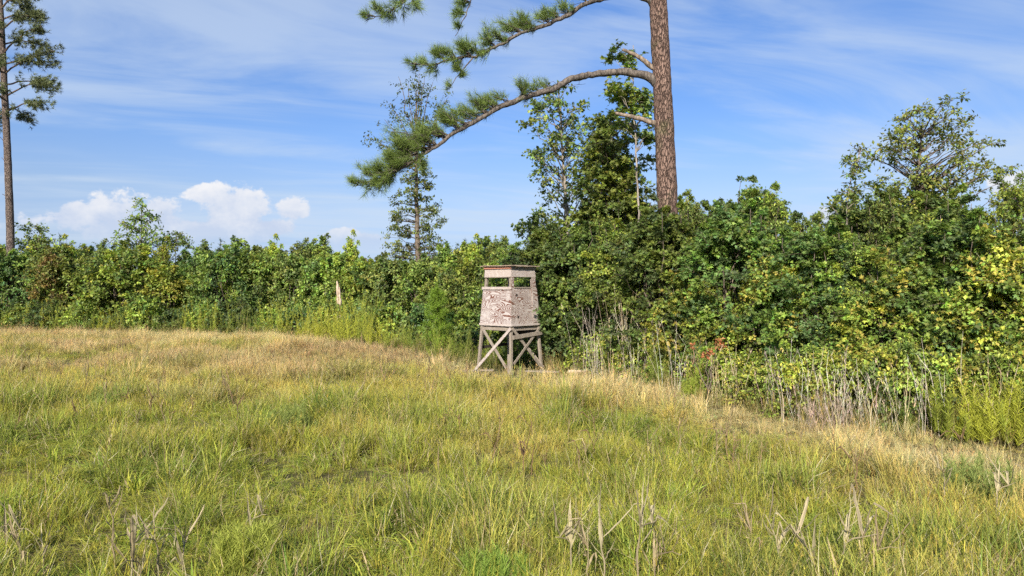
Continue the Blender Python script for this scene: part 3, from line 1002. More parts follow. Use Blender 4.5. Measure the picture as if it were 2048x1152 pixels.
def build_trees():
    # pale-barked slender tree with loose round leaves
    cl = []
    for (a, b, r, n) in ((1120, 160, 20, 3), (1115, 210, 34, 9), (1080, 235, 26, 6), (1160, 225, 28, 7), (1062, 250, 16, 3), (1185, 260, 22, 4), (1130, 260, 34, 8), (1095, 300, 34, 9), (1150, 300, 30, 7), (1085, 345, 28, 7), (1140, 350, 34, 8),
                         (1110, 390, 34, 8), (1150, 400, 30, 8), (1070, 195, 12, 2), (1060, 305, 12, 2), (1090, 440, 26, 7), (1055, 462, 22, 6)):
        cl.append((a, b, r, n))
    tree('poplar_tree', 'slender pale-trunked tree with loose sparse leaves behind the blind, under the long pine limb', 'tree', 1134, 27, [(1136, 640), (1133, 430), (1126, 320), (1122, 240), (1116, 165)], 0.13, 0.02, cl, M_PALEBARK,
         dict(L=0.135, cols=OL, nt=6, nl=6, rcl=0.34, wr=0.85), depth=1.3, bmat_col=(0.35, 0.31, 0.26))
    cl = [(1225, 240, 16, 4), (1200, 245, 26, 8), (1245, 270, 26, 9), (1210, 290, 36, 16), (1185, 320, 32, 12), (1245, 330, 36, 18), (1205, 360, 44, 24), (1250, 390, 38, 22), (1195, 405, 44, 24), (1235, 430, 44, 24), (1275, 420, 26, 10), (1180, 440, 36, 16), (1265, 350, 20, 6)]
    tree('sweetgum_tree', 'dense leafy green tree left of the tall pine trunk, beside the pale-trunked tree', 'tree', 1225, 24.5, [(1226, 700), (1224, 430), (1220, 330), (1224, 236)], 0.12, 0.015, cl, M_BARK,
         dict(L=0.135, cols=SG + YG[1:2], nt=7, nl=8, rcl=0.40, shape='star'), depth=1.2)
    cl = [(1232, 108, 12, 4), (1222, 118, 8, 2), (1262, 118, 14, 4), (1262, 130, 12, 3), (1225, 175, 14, 5), (1250, 185, 24, 8), (1285, 190, 18, 6), (1270, 215, 26, 8), (1235, 190, 14, 4), (1250, 225, 20, 5), (1295, 215, 16, 5), (1285, 270, 16, 5), (1300, 280, 10, 3), (1240, 248, 14, 3)]
    tree('slim_tree', 'very thin pale trunk with few leaf clumps standing just left of the tall pine', 'tree', 1276, 22.5, [(1280, 720), (1276, 420), (1271, 300), (1265, 190), (1264, 95)], 0.055, 0.012, cl, M_PALEBARK,
         dict(L=0.14, cols=SG, nt=4, nl=6, rcl=0.28, shape='star'), depth=0.5, bmat_col=(0.38, 0.34, 0.29), branch_r=0.018)
    # open-crowned oak on the right with forked limbs
    cl = [(1828, 222, 16, 4), (1852, 225, 16, 4), (1888, 215, 14, 4), (1890, 238, 16, 4), (1815, 240, 18, 4), (1845, 255, 24, 5), (1790, 262, 20, 5), (1775, 275, 18, 5), (1800, 285, 24, 6), (1830, 290, 26, 6), (1880, 262, 20, 4), (1920, 258, 18, 4), (1925, 250, 10, 2), (1780, 305, 22, 6),
          (1815, 320, 26, 6), (1880, 300, 24, 5), (1912, 285, 16, 3), (1955, 288, 16, 4), (1945, 295, 12, 2), (1870, 320, 22, 4), (1930, 320, 18, 4), (1955, 330, 18, 4), (1985, 332, 14, 3), (1990, 350, 8, 2), (1905, 345, 24, 6), (1950, 360, 20, 5), (1860, 355, 30, 7), (1810, 360, 30, 9), (1800, 385, 40, 14), (1850, 390, 40, 16), (1905, 385, 40, 16), (1870, 415, 50, 16), (1800, 415, 44, 14), (1945, 385, 16, 3)]
    tree('oak_tree', 'open-crowned olive green tree with forked limbs rising highest from the right of the thicket', 'tree', 1850, 19.5, [(1842, 760), (1836, 480), (1828, 380), (1838, 330), (1842, 250)], 0.10, 0.015, cl, M_BARK,
         dict(L=0.115, cols=[(0.26, 0.34, 0.065), (0.31, 0.37, 0.07), (0.22, 0.30, 0.06)], nt=5, nl=5, rcl=0.23, wr=0.55), depth=1.0, branch_r=0.05, rise=0.7)
    cl = [(1722, 300, 8, 3), (1700, 318, 14, 5), (1718, 325, 16, 5), (1698, 345, 16, 4), (1710, 370, 18, 5), (1690, 385, 20, 6), (1725, 330, 8, 2), (1715, 395, 20, 7), (1690, 410, 24, 9)]
    tree('sapling', 'thin leafy sapling poking above the thicket left of the open-crowned tree', 'sapling', 1692, 18.0, [(1690, 700), (1692, 420), (1702, 350), (1722, 298)], 0.03, 0.006, cl, M_PALEBARK,
         dict(L=0.11, cols=OL, nt=3, nl=5, rcl=0.22, wr=0.55), depth=0.3, branch_r=0.012)
    # tall tree between the hedge and the blind: bushy column below, thin upswept branches at the top
    cl = []
    for k in range(26):
        y = 395 + k * 5.2
        for s in (-1, 1):
            reach = np.interp(y, [390, 420, 470, 500, 530], [34, 50, 56, 68, 84])
            cl.append((834 + s * reach * (0.25 + 0.7 * RNG.random()), y + RNG.normal() * 4 + 5, 10, 2))
    cl += [(834, 350, 22, 6), (834, 380, 26, 8), (834, 410, 26, 6), (836, 470, 30, 5), (836, 515, 34, 12), (800, 500, 18, 6), (870, 510, 26, 10), (840, 535, 40, 20)]
    for (a, b) in ((820, 330), (845, 345), (810, 360), (855, 370), (830, 385)):
        cl.append((a, b, 14, 4))
    t = tree('gum_tree', 'tall narrow tree with bushy lower column and thin upswept branch tops left of the blind', 'tree', 836, 48, [(838, 640), (836, 520), (833, 400), (832, 300), (832, 180)], 0.26, 0.03, cl, M_BARK,
             dict(L=0.19, cols=[(0.17, 0.23, 0.06), (0.14, 0.20, 0.05), (0.21, 0.27, 0.065)], nt=5, nl=6, rcl=0.42, flat=0.25, wr=0.55), depth=1.6, rise=0.15)
    g, gl = G(), G()
    d = 48
    X0, z0 = W(836, d), float(gz(W(836, d), d))
    for (a, b, a1, b1) in ((834, 300, 795, 150), (834, 310, 815, 165), (833, 290, 828, 145), (834, 300, 850, 155), (835, 305, 868, 170), (836, 320, 900, 200), (834, 335, 770, 240), (834, 345, 735, 275), (834, 330, 760, 290), (835, 325, 880, 215), (833, 310, 780, 205), (834, 300, 840, 150)):
        p = limb((W(a, d) - X0, 0, Z(b, d) - z0), (W(a1, d) - X0, RNG.normal() * 0.8, Z(b1, d) - z0), 0.15, 0.03, 9)
        g.tube(p, np.linspace(0.05, 0.012, 9), 4, (0.1, 0.08, 0.06))
        f = RNG.random(16) ** 0.7
        q = p[0] + (p[-1] - p[0]) * f[:, None] + RNG.normal(size=(16, 3)) * 0.22
        cluster_leaves(gl, q, np.full(16, 0.34), nrm(q - p[0] + RNG.normal(size=q.shape)), 3, 4, 0.19, pick_cols(16, [(0.11, 0.15, 0.05), (0.14, 0.18, 0.05)]), wr=0.55)
    g.obj('upper_branches', M_BARK, t, True)
    gl.obj('upper_leaves', M_LEAF, t)
    # pine standing at the left edge of the picture
    d = 46
    X0 = W(22, d)
    z0 = float(gz(X0, d))
    root = empty('pine_tree', (X0, d, z0), 'tall pine at the left edge of the picture, bare lower trunk, tufted branches above', 'pine tree')
    L = lambda px, py, dy=0.0: np.array([W(px, d) - X0, dy, Z(py, d) - z0])
    tp = resample([L(22, 660), L(21, 490), L(16, 330), L(9, 180), L(3, 60), L(-4, -80), L(-10, -240)], 0.3)
    g = G()
    g.tube(tp, np.interp(tp[:, 2], [0, 4, 20, 27], [0.30, 0.235, 0.17, 0.06]), 14, (0.2, 0.15, 0.1), 0.08)
    g.obj('trunk', M_PINEBARK2, root, True)
    for (a, b, a1, b1, dy, n) in ((10, 225, 104, 218, -.6, 9), (10, 215, 45, 245, .8, 7), (8, 195, 112, 172, -.4, 10), (8, 170, 90, 165, .9, 9), (7, 150, 122, 108, -.5, 12), (6, 130, 85, 125, .7, 10), (5, 110, 100, 60, -.6, 11), (4, 90, 75, 85, .9, 9), (3, 60, 95, 40, -.4, 10),
                                   (2, 40, 60, 30, .8, 9), (1, 20, 70, 0, -.4, 9), (0, 0, 40, 10, .7, 9), (8, 230, -20, 250, .4, 7), (8, 180, -80, 170, .5, 10), (6, 140, -90, 110, -.6, 10), (4, 90, -85, 60, .6, 10), (2, 40, -80, 10, -.5, 10), (-2, -40, 80, -80, .4, 10), (-2, -50, -80, -90, -.5, 10),
                                   (-5, -110, 60, -150, .4, 9), (-5, -120, -60, -160, .3, 9), (-8, -190, 30, -230, 0, 8), (-8, -190, -40, -230, 0, 8), (6, 200, 20, 205, -1.4, 8), (5, 150, 30, 140, -1.5, 8), (3, 80, 25, 70, -1.4, 8)):
        p = limb(L(a, b), L(a1, b1, dy * 1.3), 0.35, 0.03, 8)
        g = G()
        g.tube(p, np.linspace(0.06, 0.018, 8), 5, (0.13, 0.1, 0.08))
        bo = g.obj('branch', M_PINEBARK, root, True)
        gn = G()
        f = 0.30 + 0.72 * RNG.random(n * 2)
        q = np.stack([np.interp(f, np.linspace(0, 1, 8), p[:, k]) for k in range(3)], -1) + RNG.normal(size=(n * 2, 3)) * np.array([0.20, 0.25, 0.13])
        sh = np.repeat(q, 5, 0) + RNG.normal(size=(n * 10, 3)) * 0.14
        needle_tufts(gn, sh, nrm(np.array([p[-1] - p[0]]) + RNG.normal(size=(len(sh), 3)) * 0.9 + np.array([0, 0, 0.5])), 0.26, 16, (0.12, 0.145, 0.06), 0.13, 0.9)
        gn.obj('needles', M_NEEDLE, bo)
    for (a, b, a1, b1) in ((15, 290, -4, 270), (17, 330, 3, 315), (19, 395, 4, 388)):
        g = G()
        g.tube(limb(L(a, b), L(a1, b1), 0, 0.02, 4), np.linspace(0.025, 0.012, 4), 4, (0.13, 0.1, 0.08))
        g.obj('broken_branch', M_PINEBARK, root, True)
    # trees poking out of the left hedge
    cl = [(285, 415, 12, 6), (275, 435, 18, 8), (300, 438, 16, 7), (262, 460, 20, 8), (290, 462, 18, 6), (312, 462, 14, 7), (250, 480, 18, 7), (316, 485, 14, 6), (270, 495, 30, 12), (300, 500, 24, 10)]
    tree('young_tree', 'airy upright tree rising above the left hedge in front of the clouds', 'tree', 284, 49, [(284, 640), (284, 520), (283, 450), (284, 410)], 0.10, 0.015, cl, M_BARK,
         dict(L=0.21, cols=SG + OL, nt=4, nl=5, rcl=0.36), depth=1.0, rise=0.6)
    cl = [(335, 478, 12, 5), (350, 472, 12, 5), (365, 480, 12, 6), (345, 495, 16, 8), (370, 495, 12, 5)]
    tree('young_tree', 'small pale green treetop just right of the airy tree above the left hedge', 'tree', 350, 50, [(350, 640), (350, 540), (352, 470)], 0.07, 0.01, cl, M_BARK, dict(L=0.2, cols=OL, nt=4, nl=5, rcl=0.36), depth=0.8, rise=0.6)
    cl = [(50, 455, 8, 3), (80, 458, 10, 4), (46, 475, 12, 5), (84, 478, 16, 7), (65, 488, 24, 10), (95, 490, 14, 6), (45, 495, 16, 6)]
    tree('young_tree', 'light green twin-topped young tree just right of the left-edge pine trunk', 'tree', 66, 47, [(66, 640), (66, 540), (80, 455)], 0.07, 0.01, cl, M_BARK, dict(L=0.2, cols=OL + YG, nt=4, nl=6, rcl=0.38), depth=0.9, rise=0.8)


build_trees()


# ------------------------------------------------------------------ thicket on the right
def build_thicket():
    star = [shrub_template(1.65, 4.6, 165, 8, 15, 0.086, 'star', SG[:3] + [(0.11, 0.175, 0.06)], shoots=9) for _ in range(3)]
    mixd = [shrub_template(1.6, 4.4, 160, 8, n, l, 'oval', SG + YG[:1], shoots=9, wr=w) for n, l, w in ((15, 0.082, 0.75), (18, 0.068, 0.5))]
    vine = [shrub_template(1.55, 3.6, 155, 8, 14, 0.085, 'star' if k else 'oval', SG + YG, yellow=0.45, shoots=3, wr=0.85) for k in range(2)]
    low = [shrub_template(1.0, 1.5, 70, 7, 10, 0.09, 'oval', SG + YG, yellow=0.06, shoots=2, rcl=0.32, wr=0.6) for _ in range(2)]
    G1 = 'shrubs of the thicket right of the blind'
    # front row
    rows = [
        (star[0], 1090, 24.2, 0.95, 1.00, 'tall green shrub close behind the right side of the blind'),
        (star[1], 1165, 23.2, 1.0, 1.0, 'broad green shrub in the thicket right beside the blind'),
        (mixd[0], 1245, 21.6, 1.0, 0.98, 'glossy green shrub below the thin pale trunk'),
        (star[2], 1325, 19.6, 1.0, 1.0, 'dense green shrub hiding the foot of the tall pine'),
        (vine[1], 1395, 18.6, 0.85, 0.82, 'shrub with a few orange and yellow leaves behind the dead red foliage'),
        (star[0], 1470, 18.2, 1.0, 0.98, 'leafy shrub right of the dead red foliage'),
        (vine[0], 1555, 17.0, 0.9, 0.92, 'shrub carrying a patch of bright yellow leaves in the middle of the thicket'),
        (star[1], 1640, 16.4, 0.95, 0.88, 'full dark-leaved shrub in front of the thin sapling'),
        (mixd[1], 1730, 15.6, 0.95, 0.82, 'light green shrub below the open-crowned tree'),
        (vine[1], 1815, 15.0, 0.95, 0.93, 'vine-hung shrub with scattered yellow leaves right of the thin sapling'),
        (star[2], 1905, 14.6, 0.9, 0.88, 'green shrub above the bright weeds at the right'),
        (vine[0], 1985, 14.0, 0.95, 0.98, 'shrub turning yellow and orange near the right edge of the picture'),
        (vine[1], 2075, 13.6, 0.95, 1.02, 'yellow-flecked shrub cut by the right edge of the picture'),
        (mixd[0], 2180, 13.0, 1.0, 1.0, 'green shrub beyond the right edge of the picture'),
    ]
    for t, px, d, w, h, lab in rows:
        place_shrub(t, 'thicket_shrub', lab, 'shrub', px, d, w, h, G1)
    # back row carrying the skyline
    back = [
        (mixd[1], 1040, 31, 1.05, 0.98, 'light green shrub seen over the blind roof'),
        (star[1], 1105, 28, 1.0, 1.02, 'green shrub between blind roof and pale-trunked tree'),
        (star[2], 1180, 26.5, 1.05, 1.10, 'green shrub under the pale-trunked tree'),
        (star[0], 1270, 24.5, 1.0, 1.12, 'green shrub under the dense leafy tree'),
        (mixd[0], 1385, 22.5, 0.85, 1.18, 'shrub with a tall leading shoot just right of the tall pine trunk'),
        (star[1], 1440, 22.0, 0.8, 1.12, 'lower shrub top between the pine trunk and the bushy peak'),
        (star[2], 1525, 21.0, 0.95, 1.15, 'dark bushy shrub forming the peak midway between pine and open-crowned tree'),
        (mixd[1], 1610, 20.5, 0.85, 1.0, 'shrub in the dip right of the bushy peak'),
        (star[0], 1700, 20.0, 0.95, 1.06, 'green shrub round the foot of the thin sapling'),
        (star[1], 1790, 19.0, 1.0, 1.10, 'dark green shrub round the stem of the open-crowned tree'),
        (star[2], 1875, 18.8, 1.0, 1.08, 'dark green shrub under the right half of the open-crowned tree'),
        (mixd[0], 1955, 18.2, 0.8, 0.95, 'low shrub top in the gap right of the open-crowned tree'),
        (mixd[1], 2050, 17.2, 0.9, 1.16, 'tall light green shrub at the right edge of the picture'),
    ]
    for t, px, d, w, h, lab in back:
        place_shrub(t, 'thicket_shrub', lab, 'shrub', px, d, w, h, G1)
    spire = [shrub_template(0.75, 5.4, 95, 6, 9, 0.085, 'oval', c, shoots=3, rcl=0.30, wr=0.5, profile='cone') for c in (OL, SG, YG[:2] + OL)]
    for k, px, d, w, h, lab in ((0, 1392, 21.5, 0.8, 0.98, 'slim pointed sapling just right of the tall pine trunk'), (1, 1505, 20.3, 1.0, 1.04, 'left of the twin pointed saplings on the peak of the thicket'), (2, 1545, 20.0, 0.9, 1.0, 'right of the twin pointed saplings on the peak of the thicket'),
                                (2, 1665, 18.6, 0.9, 0.86, 'small pointed sapling left of the thin leafy sapling'), (0, 1755, 18.4, 0.9, 0.92, 'pointed sapling between the thin sapling and the open-crowned tree'), (1, 1460, 19.6, 0.8, 0.90, 'slim sapling left of the twin pointed saplings'),
                                (0, 1300, 20.6, 0.8, 0.93, 'slim sapling in front of the left side of the pine trunk'), (2, 2035, 15.6, 0.9, 0.92, 'pointed light sapling at the right edge of the picture'), (1, 1215, 22.6, 0.9, 0.92, 'slim sapling below the dense leafy tree'), (0, 1070, 27.0, 0.9, 0.95, 'slim sapling just right of the blind roof'),
                                (2, 1850, 15.2, 0.8, 0.80, 'pointed sapling in front of the vine-hung shrub')):
        place_shrub(spire[k], 'pointed_sapling', lab, 'sapling', px, d, w, h, 'pointed saplings rising out of the thicket')
    # low growth at the foot of the thicket
    lows = [(1215, 20.8, 1.0, 0.9), (1290, 19.2, 0.9, 0.9), (1360, 18.6, 0.9, 0.7), (1445, 17.2, 0.9, 0.75), (1530, 15.9, 0.9, 0.8), (1620, 14.6, 0.8, 0.9), (1700, 14.0, 0.8, 0.8), (1790, 13.4, 0.8, 1.0), (1880, 13.0, 0.8, 0.9), (1965, 12.6, 0.8, 0.9), (2060, 12.2, 0.8, 1.0)]
    lows.sort()
    for i, (px, d, w, h) in enumerate(lows):
        place_shrub(low[i % 2], 'low_shrub', ORD[i] + ' low undershrub along the foot of the right thicket, counting from the blind', 'shrub', px, d, w, h, 'undershrubs along the foot of the thicket')
    # dead branch with rusty leaves
    d = 15.9
    X, = (W(1415, d),)
    root = empty('dead_branch', (X, d, float(gz(X, d))), 'small dead branch holding rust-red withered leaves in front of the thicket', 'dead branch')
    g, gl = G(), G()
    top = Z(690, d) - float(gz(X, d))
    for a, b in ((-0.05, 0.95), (0.2, 1.02), (-0.3, 0.9), (0.1, 0.85)):
        g.tube(limb((0, 0, 0), (a, -0.1, top * b), 0, 0.06, 7), np.linspace(0.018, 0.006, 7), 5, (0.3, 0.24, 0.18))
    cen = np.array([(W(a, d) - X, -0.1, Z(b, d) - float(gz(X, d))) for a, b in ((1432, 684), (1436, 690), (1414, 703), (1386, 692), (1409, 711))])
    cluster_leaves(gl, cen, np.array([0.13, 0.11, 0.08, 0.06, 0.07]), rand_unit(5), 4, 6, 0.09, np.tile([(0.44, 0.22, 0.085)], (5, 1)), wr=0.6)
    g.obj('stems', M_BARK, root, True)
    gl.obj('foliage', M_DRY, root)


build_thicket()


# ------------------------------------------------------------------ hedge across the far side on the left
def build_hedge():
    A = [shrub_template(2.5, 5.0, 150, 7, 8, 0.20, 'oval', c, shoots=6, rcl=0.55, wr=0.65) for c in (SG, OL, SG + YG, DK + SG[:2])]
    B = [shrub_template(2.0, 4.4, 120, 7, 8, 0.19, 'oval', c, shoots=6, rcl=0.5, wr=0.65) for c in (YG + SG[:1], OL)]
    OR = shrub_template(1.0, 4.6, 60, 6, 7, 0.19, 'oval', [(0.26, 0.20, 0.058), (0.19, 0.21, 0.05)], shoots=3, rcl=0.45)
    G2 = 'shrubs of the hedge along the far left side of the field'
    front = [
        (A[1], -60, 46, 1.0, 0.95, None), (A[3], 25, 45, 0.95, 0.92, 'shrub in the hedge at the foot of the left-edge pine'), (A[1], 105, 46.5, 1.0, 0.98, 'dull green shrub below the light green twin-topped tree'),
        (A[0], 175, 45, 0.9, 0.9, 'green shrub in the hedge right of the orange-tinged one'), (A[2], 255, 44, 1.05, 0.98, 'yellow-green sprawling shrub below the airy hedge tree'),
        (B[0], 330, 43.5, 0.95, 0.85, 'bright yellow-green shrub spilling forward from the left hedge'), (A[3], 395, 45.5, 0.9, 0.94, 'dark green shrub in the hedge right of the bright spilling one'),
        (A[3], 455, 43.5, 0.85, 0.98, 'darkest shrub of the left hedge, above a spot of orange leaves'), (A[0], 525, 44, 0.85, 0.94, 'rounded green shrub right of the darkest hedge shrub'),
        (A[1], 590, 43.5, 0.85, 0.88, 'olive shrub left of the pale broken snag'), (A[0], 655, 42, 0.85, 0.90, 'green shrub directly behind the pale broken snag'), (A[2], 720, 41, 0.8, 0.82, 'green shrub right of the pale broken snag'),
        (A[1], 785, 40, 0.8, 0.80, 'olive shrub left of the bright young pine'), (A[0], 850, 38, 0.75, 0.80, 'shrub behind the bright young pine'), (B[1], 905, 36.5, 0.75, 0.78, 'shrub between the bright young pine and the blind'),
        (A[0], 965, 34, 0.75, 0.78, 'shrub directly behind the left half of the blind'), (A[3], 1020, 31.5, 0.70, 0.80, 'dark shrub seen through the blind window'),
    ]
    for t, px, d, w, h, lab in front:
        place_shrub(t, 'hedge_shrub', lab or 'hedge shrub beyond the left edge of the picture', 'shrub', px, d, w, h, G2)
    place_shrub(OR, 'hedge_shrub', 'narrow orange-tinged shrub in the left hedge', 'shrub', 100, 43.8, 1, 0.98, G2)
    k = 0
    for px, d, h in ((-30, 52, 1.05), (60, 53, 1.0), (150, 52, 1.06), (215, 53, 1.0), (300, 52, 1.0), (380, 52, 1.02), (445, 51, 1.02), (520, 51, 1.05), (560, 52, 1.0), (630, 51, 1.05), (690, 49, 1.06), (745, 48, 0.86), (800, 46, 0.85), (880, 44, 0.88), (935, 42, 0.98), (990, 40, 1.0)):
        t = (A + B)[k % 6]
        k += 1
        place_shrub(t, 'hedge_shrub', ORD[k - 1] + ' leafy top in the second row of the left hedge, counting from the left edge', 'shrub', px, d, 0.95, h, 'second row of the left hedge')
    TIP = [shrub_template(1.15, 5.9, 80, 6, 8, 0.16, 'oval', c, shoots=4, rcl=0.40, profile='cone', wr=0.55) for c in (OL, SG + YG[:1], YG)]
    for i, (px, d, w, h) in enumerate(((15, 48, 1.0, 0.94), (75, 48, 0.9, 0.98), (135, 47, 1.0, 0.93), (205, 47.5, 0.9, 0.95), (245, 48, 1.0, 0.96), (325, 47, 0.9, 0.92), (410, 47.5, 0.9, 0.95), (480, 46.5, 1.0, 0.97), (545, 46.5, 0.9, 0.94), (605, 46, 0.9, 0.95), (645, 45, 1.0, 0.98), (700, 44, 0.8, 0.95),
                                        (765, 42.5, 0.9, 0.78), (895, 40, 0.8, 0.85), (945, 38, 0.8, 0.85), (1000, 36, 0.8, 0.86))):
        place_shrub(TIP[i % 3], 'pointed_sapling', ORD[i] + ' pointed sapling top in the left hedge, counting from the left edge', 'sapling', px, d, w, h, 'pointed saplings in the left hedge')
    LOW = [shrub_template(1.2, 1.7, 60, 6, 8, 0.16, 'oval', c, shoots=2, rcl=0.42) for c in (DK + OL[:1], SG + YG[:1])]
    for i, px in enumerate(range(-20, 1000, 62)):
        d = float(np.interp(px, [0, 300, 600, 750, 850, 1000], [43.0, 41.0, 39, 35.5, 32, 27.5]))
        place_shrub(LOW[i % 2], 'low_shrub', ORD[i] + ' low undershrub along the foot of the left hedge, counting from the left edge', 'shrub', px + RNG.normal() * 10, d, 1.0, 0.8 + 0.4 * RNG.random(), 'undershrubs along the foot of the left hedge')
    # young pines: a vivid one before the hedge, and upright candles behind

    def young_pine(px, d, top, w, label, col, L=0.2, n=26, dens=60, wr=0.05, loc_z=None, group=None):
        X = W(px, d)
        z0 = float(gz(X, d))
        h = Z(top, d) - z0
        root = empty('young_pine', (X, d, z0), label, 'pine tree', group)
        g, gn = G(), G()
        g.tube(limb((0, 0, -0.1), (0, 0, h), 0, 0.01, 8), np.linspace(0.05, 0.01, 8), 6, (0.18, 0.14, 0.1))
        bs, ds = [], []
        for k in range(n):
            u = 0.12 + 0.86 * (k / n)
            a = k * 2.4
            r = w * (1 - u) ** 0.75 * (0.75 + 0.4 * RNG.random()) + 0.06
            p0 = np.array([0, 0, u * h * 0.92])
            p1 = p0 + np.array([r * math.cos(a), r * math.sin(a), 0.25 * r + 0.12])
            g.tube(limb(p0, p1, -0.03, 0.04, 4), np.linspace(0.015, 0.006, 4), 4, (0.18, 0.14, 0.1))
            for f in np.linspace(0.25, 1, 7):
                bs.append(p0 + (p1 - p0) * f + RNG.normal(size=3) * 0.05)
                ds.append(nrm((p1 - p0) * 0.7 + np.array([0, 0, 0.5]) + RNG.normal(size=3) * 0.3))
        for f in np.linspace(0.6, 1, 8):
            bs.append(np.array([0, 0, h * f]))
            ds.append(np.array([0, 0, 1.0]))
        needle_tufts(gn, bs, ds, L, dens, col, wr, 0.8)
        g.obj('trunk', M_BARK, root, True)
        gn.obj('crown', M_NEEDLE, root)
    young_pine(874, 28.6, 574, 0.60, 'vivid soft green young pine standing before the hedge left of the blind', (0.17, 0.29, 0.03), 0.22, 34, 46, 0.05)
    for i, (px, top) in enumerate(((915, 492), (930, 484), (950, 480), (966, 486), (982, 489), (1000, 492))):
        young_pine(px, 56 + RNG.random() * 3, top, 1.1, ORD[i] + ' candle-tipped young pine from the left on the skyline beside the blind roof', (0.125, 0.165, 0.06), 0.3, 26, 26, 0.09, group='young pines on the skyline')
    young_pine(441, 55, 484, 0.9, 'small dark pine top on the skyline of the left hedge', (0.04, 0.065, 0.03), 0.3, 26, 26, 0.10)
    young_pine(120, 52, 476, 1.3, 'dark conical treetop right of the twin-topped tree on the left skyline', (0.075, 0.115, 0.045), 0.3, 30, 26, 0.10)
    # pale broken snag in front of the hedge
    d = 37.5
    X = W(677, d)
    z0 = float(gz(X, d))
    root = empty('dead_snag', (X, d, z0), 'thin pale dead snag with a shaggy broken top in front of the left hedge', 'snag')
    S = lambda px, py: np.array([W(px, d) - X, 0, Z(py, d) - z0])
    for a in ([S(676, 660), S(675, 620), S(676, 585), S(674, 562)], [S(680, 660), S(680, 615), S(679, 588), S(679, 574)]):
        a[0][2] = -0.1
        g = G()
        p = resample(a, 0.15)
        g.tube(p, np.interp(np.linspace(0, 1, len(p)), [0, 0.66, 0.72, 0.92, 1], [0.035, 0.035, 0.085, 0.07, 0.02]), 7, (0.5, 0.42, 0.33), 0.7)
        g.obj('stem', M_DEADWOOD, root, True)
    # distant wood
    g = G()
    K = 2600
    x = RNG.uniform(-190, 120, K)
    y = RNG.uniform(120, 175, K)
    z = RNG.random(K) ** 0.7 * (6.3 + 1.8 * vnoise(x * 0.12, y * 0.1, 5) + 1.2 * vnoise(x * 0.5, y * 0.1, 6))
    cen = np.stack([x, y, z], -1)
    cluster_leaves(g, cen, np.full(K, 1.6), nrm(rand_unit(K) + np.array([0, -0.8, 0.6])), 3, 5, 1.0, pick_cols(K, [(0.099, 0.140, 0.066), (0.083, 0.124, 0.066), (0.124, 0.157, 0.074)]))
    tag(g.obj('far_wood', M_LEAF), 'low distant tree line seen in gaps above the hedge', 'woods', kind='stuff')


build_hedge()

# ------------------------------------------------------------------ grass of the field
def grass_template(n, h, spread, lean, wid, cols, seed_heads=0, tangle=0.0, broad=False, curve=1.0, deadf=0.11):
    """one tuft of blades; colours are multiplied by the tuft's own tint"""
    g = G()
    S = 4
    a = RNG.random(n) * 6.283
    r = spread * np.sqrt(RNG.random(n))
    base = np.stack([r * np.cos(a), r * np.sin(a), np.full(n, -0.03)], -1)
    la = a + RNG.normal(size=n) * 1.2
    le = lean * (0.3 + 1.0 * RNG.random(n))
    hh = h * (0.45 + 0.75 * RNG.random(n))
    t = np.linspace(0, 1, S)
    hor = np.stack([np.cos(la), np.sin(la), np.zeros(n)], -1)
    path = base[:, None] + hor[:, None] * (le * hh)[:, None, None] * (t ** (1 + curve))[None, :, None]
    path[..., 2] += hh[:, None] * (t - tangle * t ** 2.5)[None]
    path[:, 1:] += RNG.normal(size=(n, S - 1, 3)) * 0.012
    w = wid * (0.6 + 0.8 * RNG.random(n))[:, None] * (np.array([0.8, 1.0, 0.7, 0.08]) if not broad else np.array([0.3, 1.0, 1.0, 0.1]))[None]
    wd = nrm(np.stack([-np.sin(la), np.cos(la), 0.3 * RNG.normal(size=n)], -1) + 0.5 * rand_unit(n))
    cc = np.asarray(cols, float)[RNG.integers(0, len(cols), n)] * (0.7 + 0.6 * RNG.random((n, 1)))
    cc = np.hstack([cc, np.ones((n, 1))])
    dead = RNG.random(n) < deadf
    pal = np.array([(0.50, 0.43, 0.24), (0.42, 0.33, 0.18), (0.30, 0.21, 0.12), (0.56, 0.50, 0.31)])
    cc[dead, :3] = pal[RNG.integers(0, 4, dead.sum())] * (0.75 + 0.5 * RNG.random((dead.sum(), 1)))
    cc[dead, 3] = 0
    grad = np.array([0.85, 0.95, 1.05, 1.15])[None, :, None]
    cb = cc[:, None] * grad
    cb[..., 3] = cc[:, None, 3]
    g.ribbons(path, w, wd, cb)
    if seed_heads:
        k = seed_heads
        i = RNG.integers(0, n, k)
        top = path[i, -1]
        m = 11
        D = nrm(np.array([0, 0, 1.5]) + rand_unit(k, m) * 0.8 + hor[i][:, None] * 0.6)
        P = top[:, None] + (D * np.array([0.2, 0.2, 0.6])) * (RNG.random((k, m, 1)) * 0.12)
        sc = np.concatenate([np.array([1.25, 1.1, 1.05]) * cc[i][:, None, :3] * (0.8 + 0.4 * RNG.random((k, m, 1))), np.repeat(cc[i][:, None, 3:], m, 1)], -1)
        g.leaves(P.reshape(-1, 3), D.reshape(-1, 3), rand_unit(k * m), np.full(k * m, 0.036), sc.reshape(-1, 4), 'needle', 0.07)
    return g


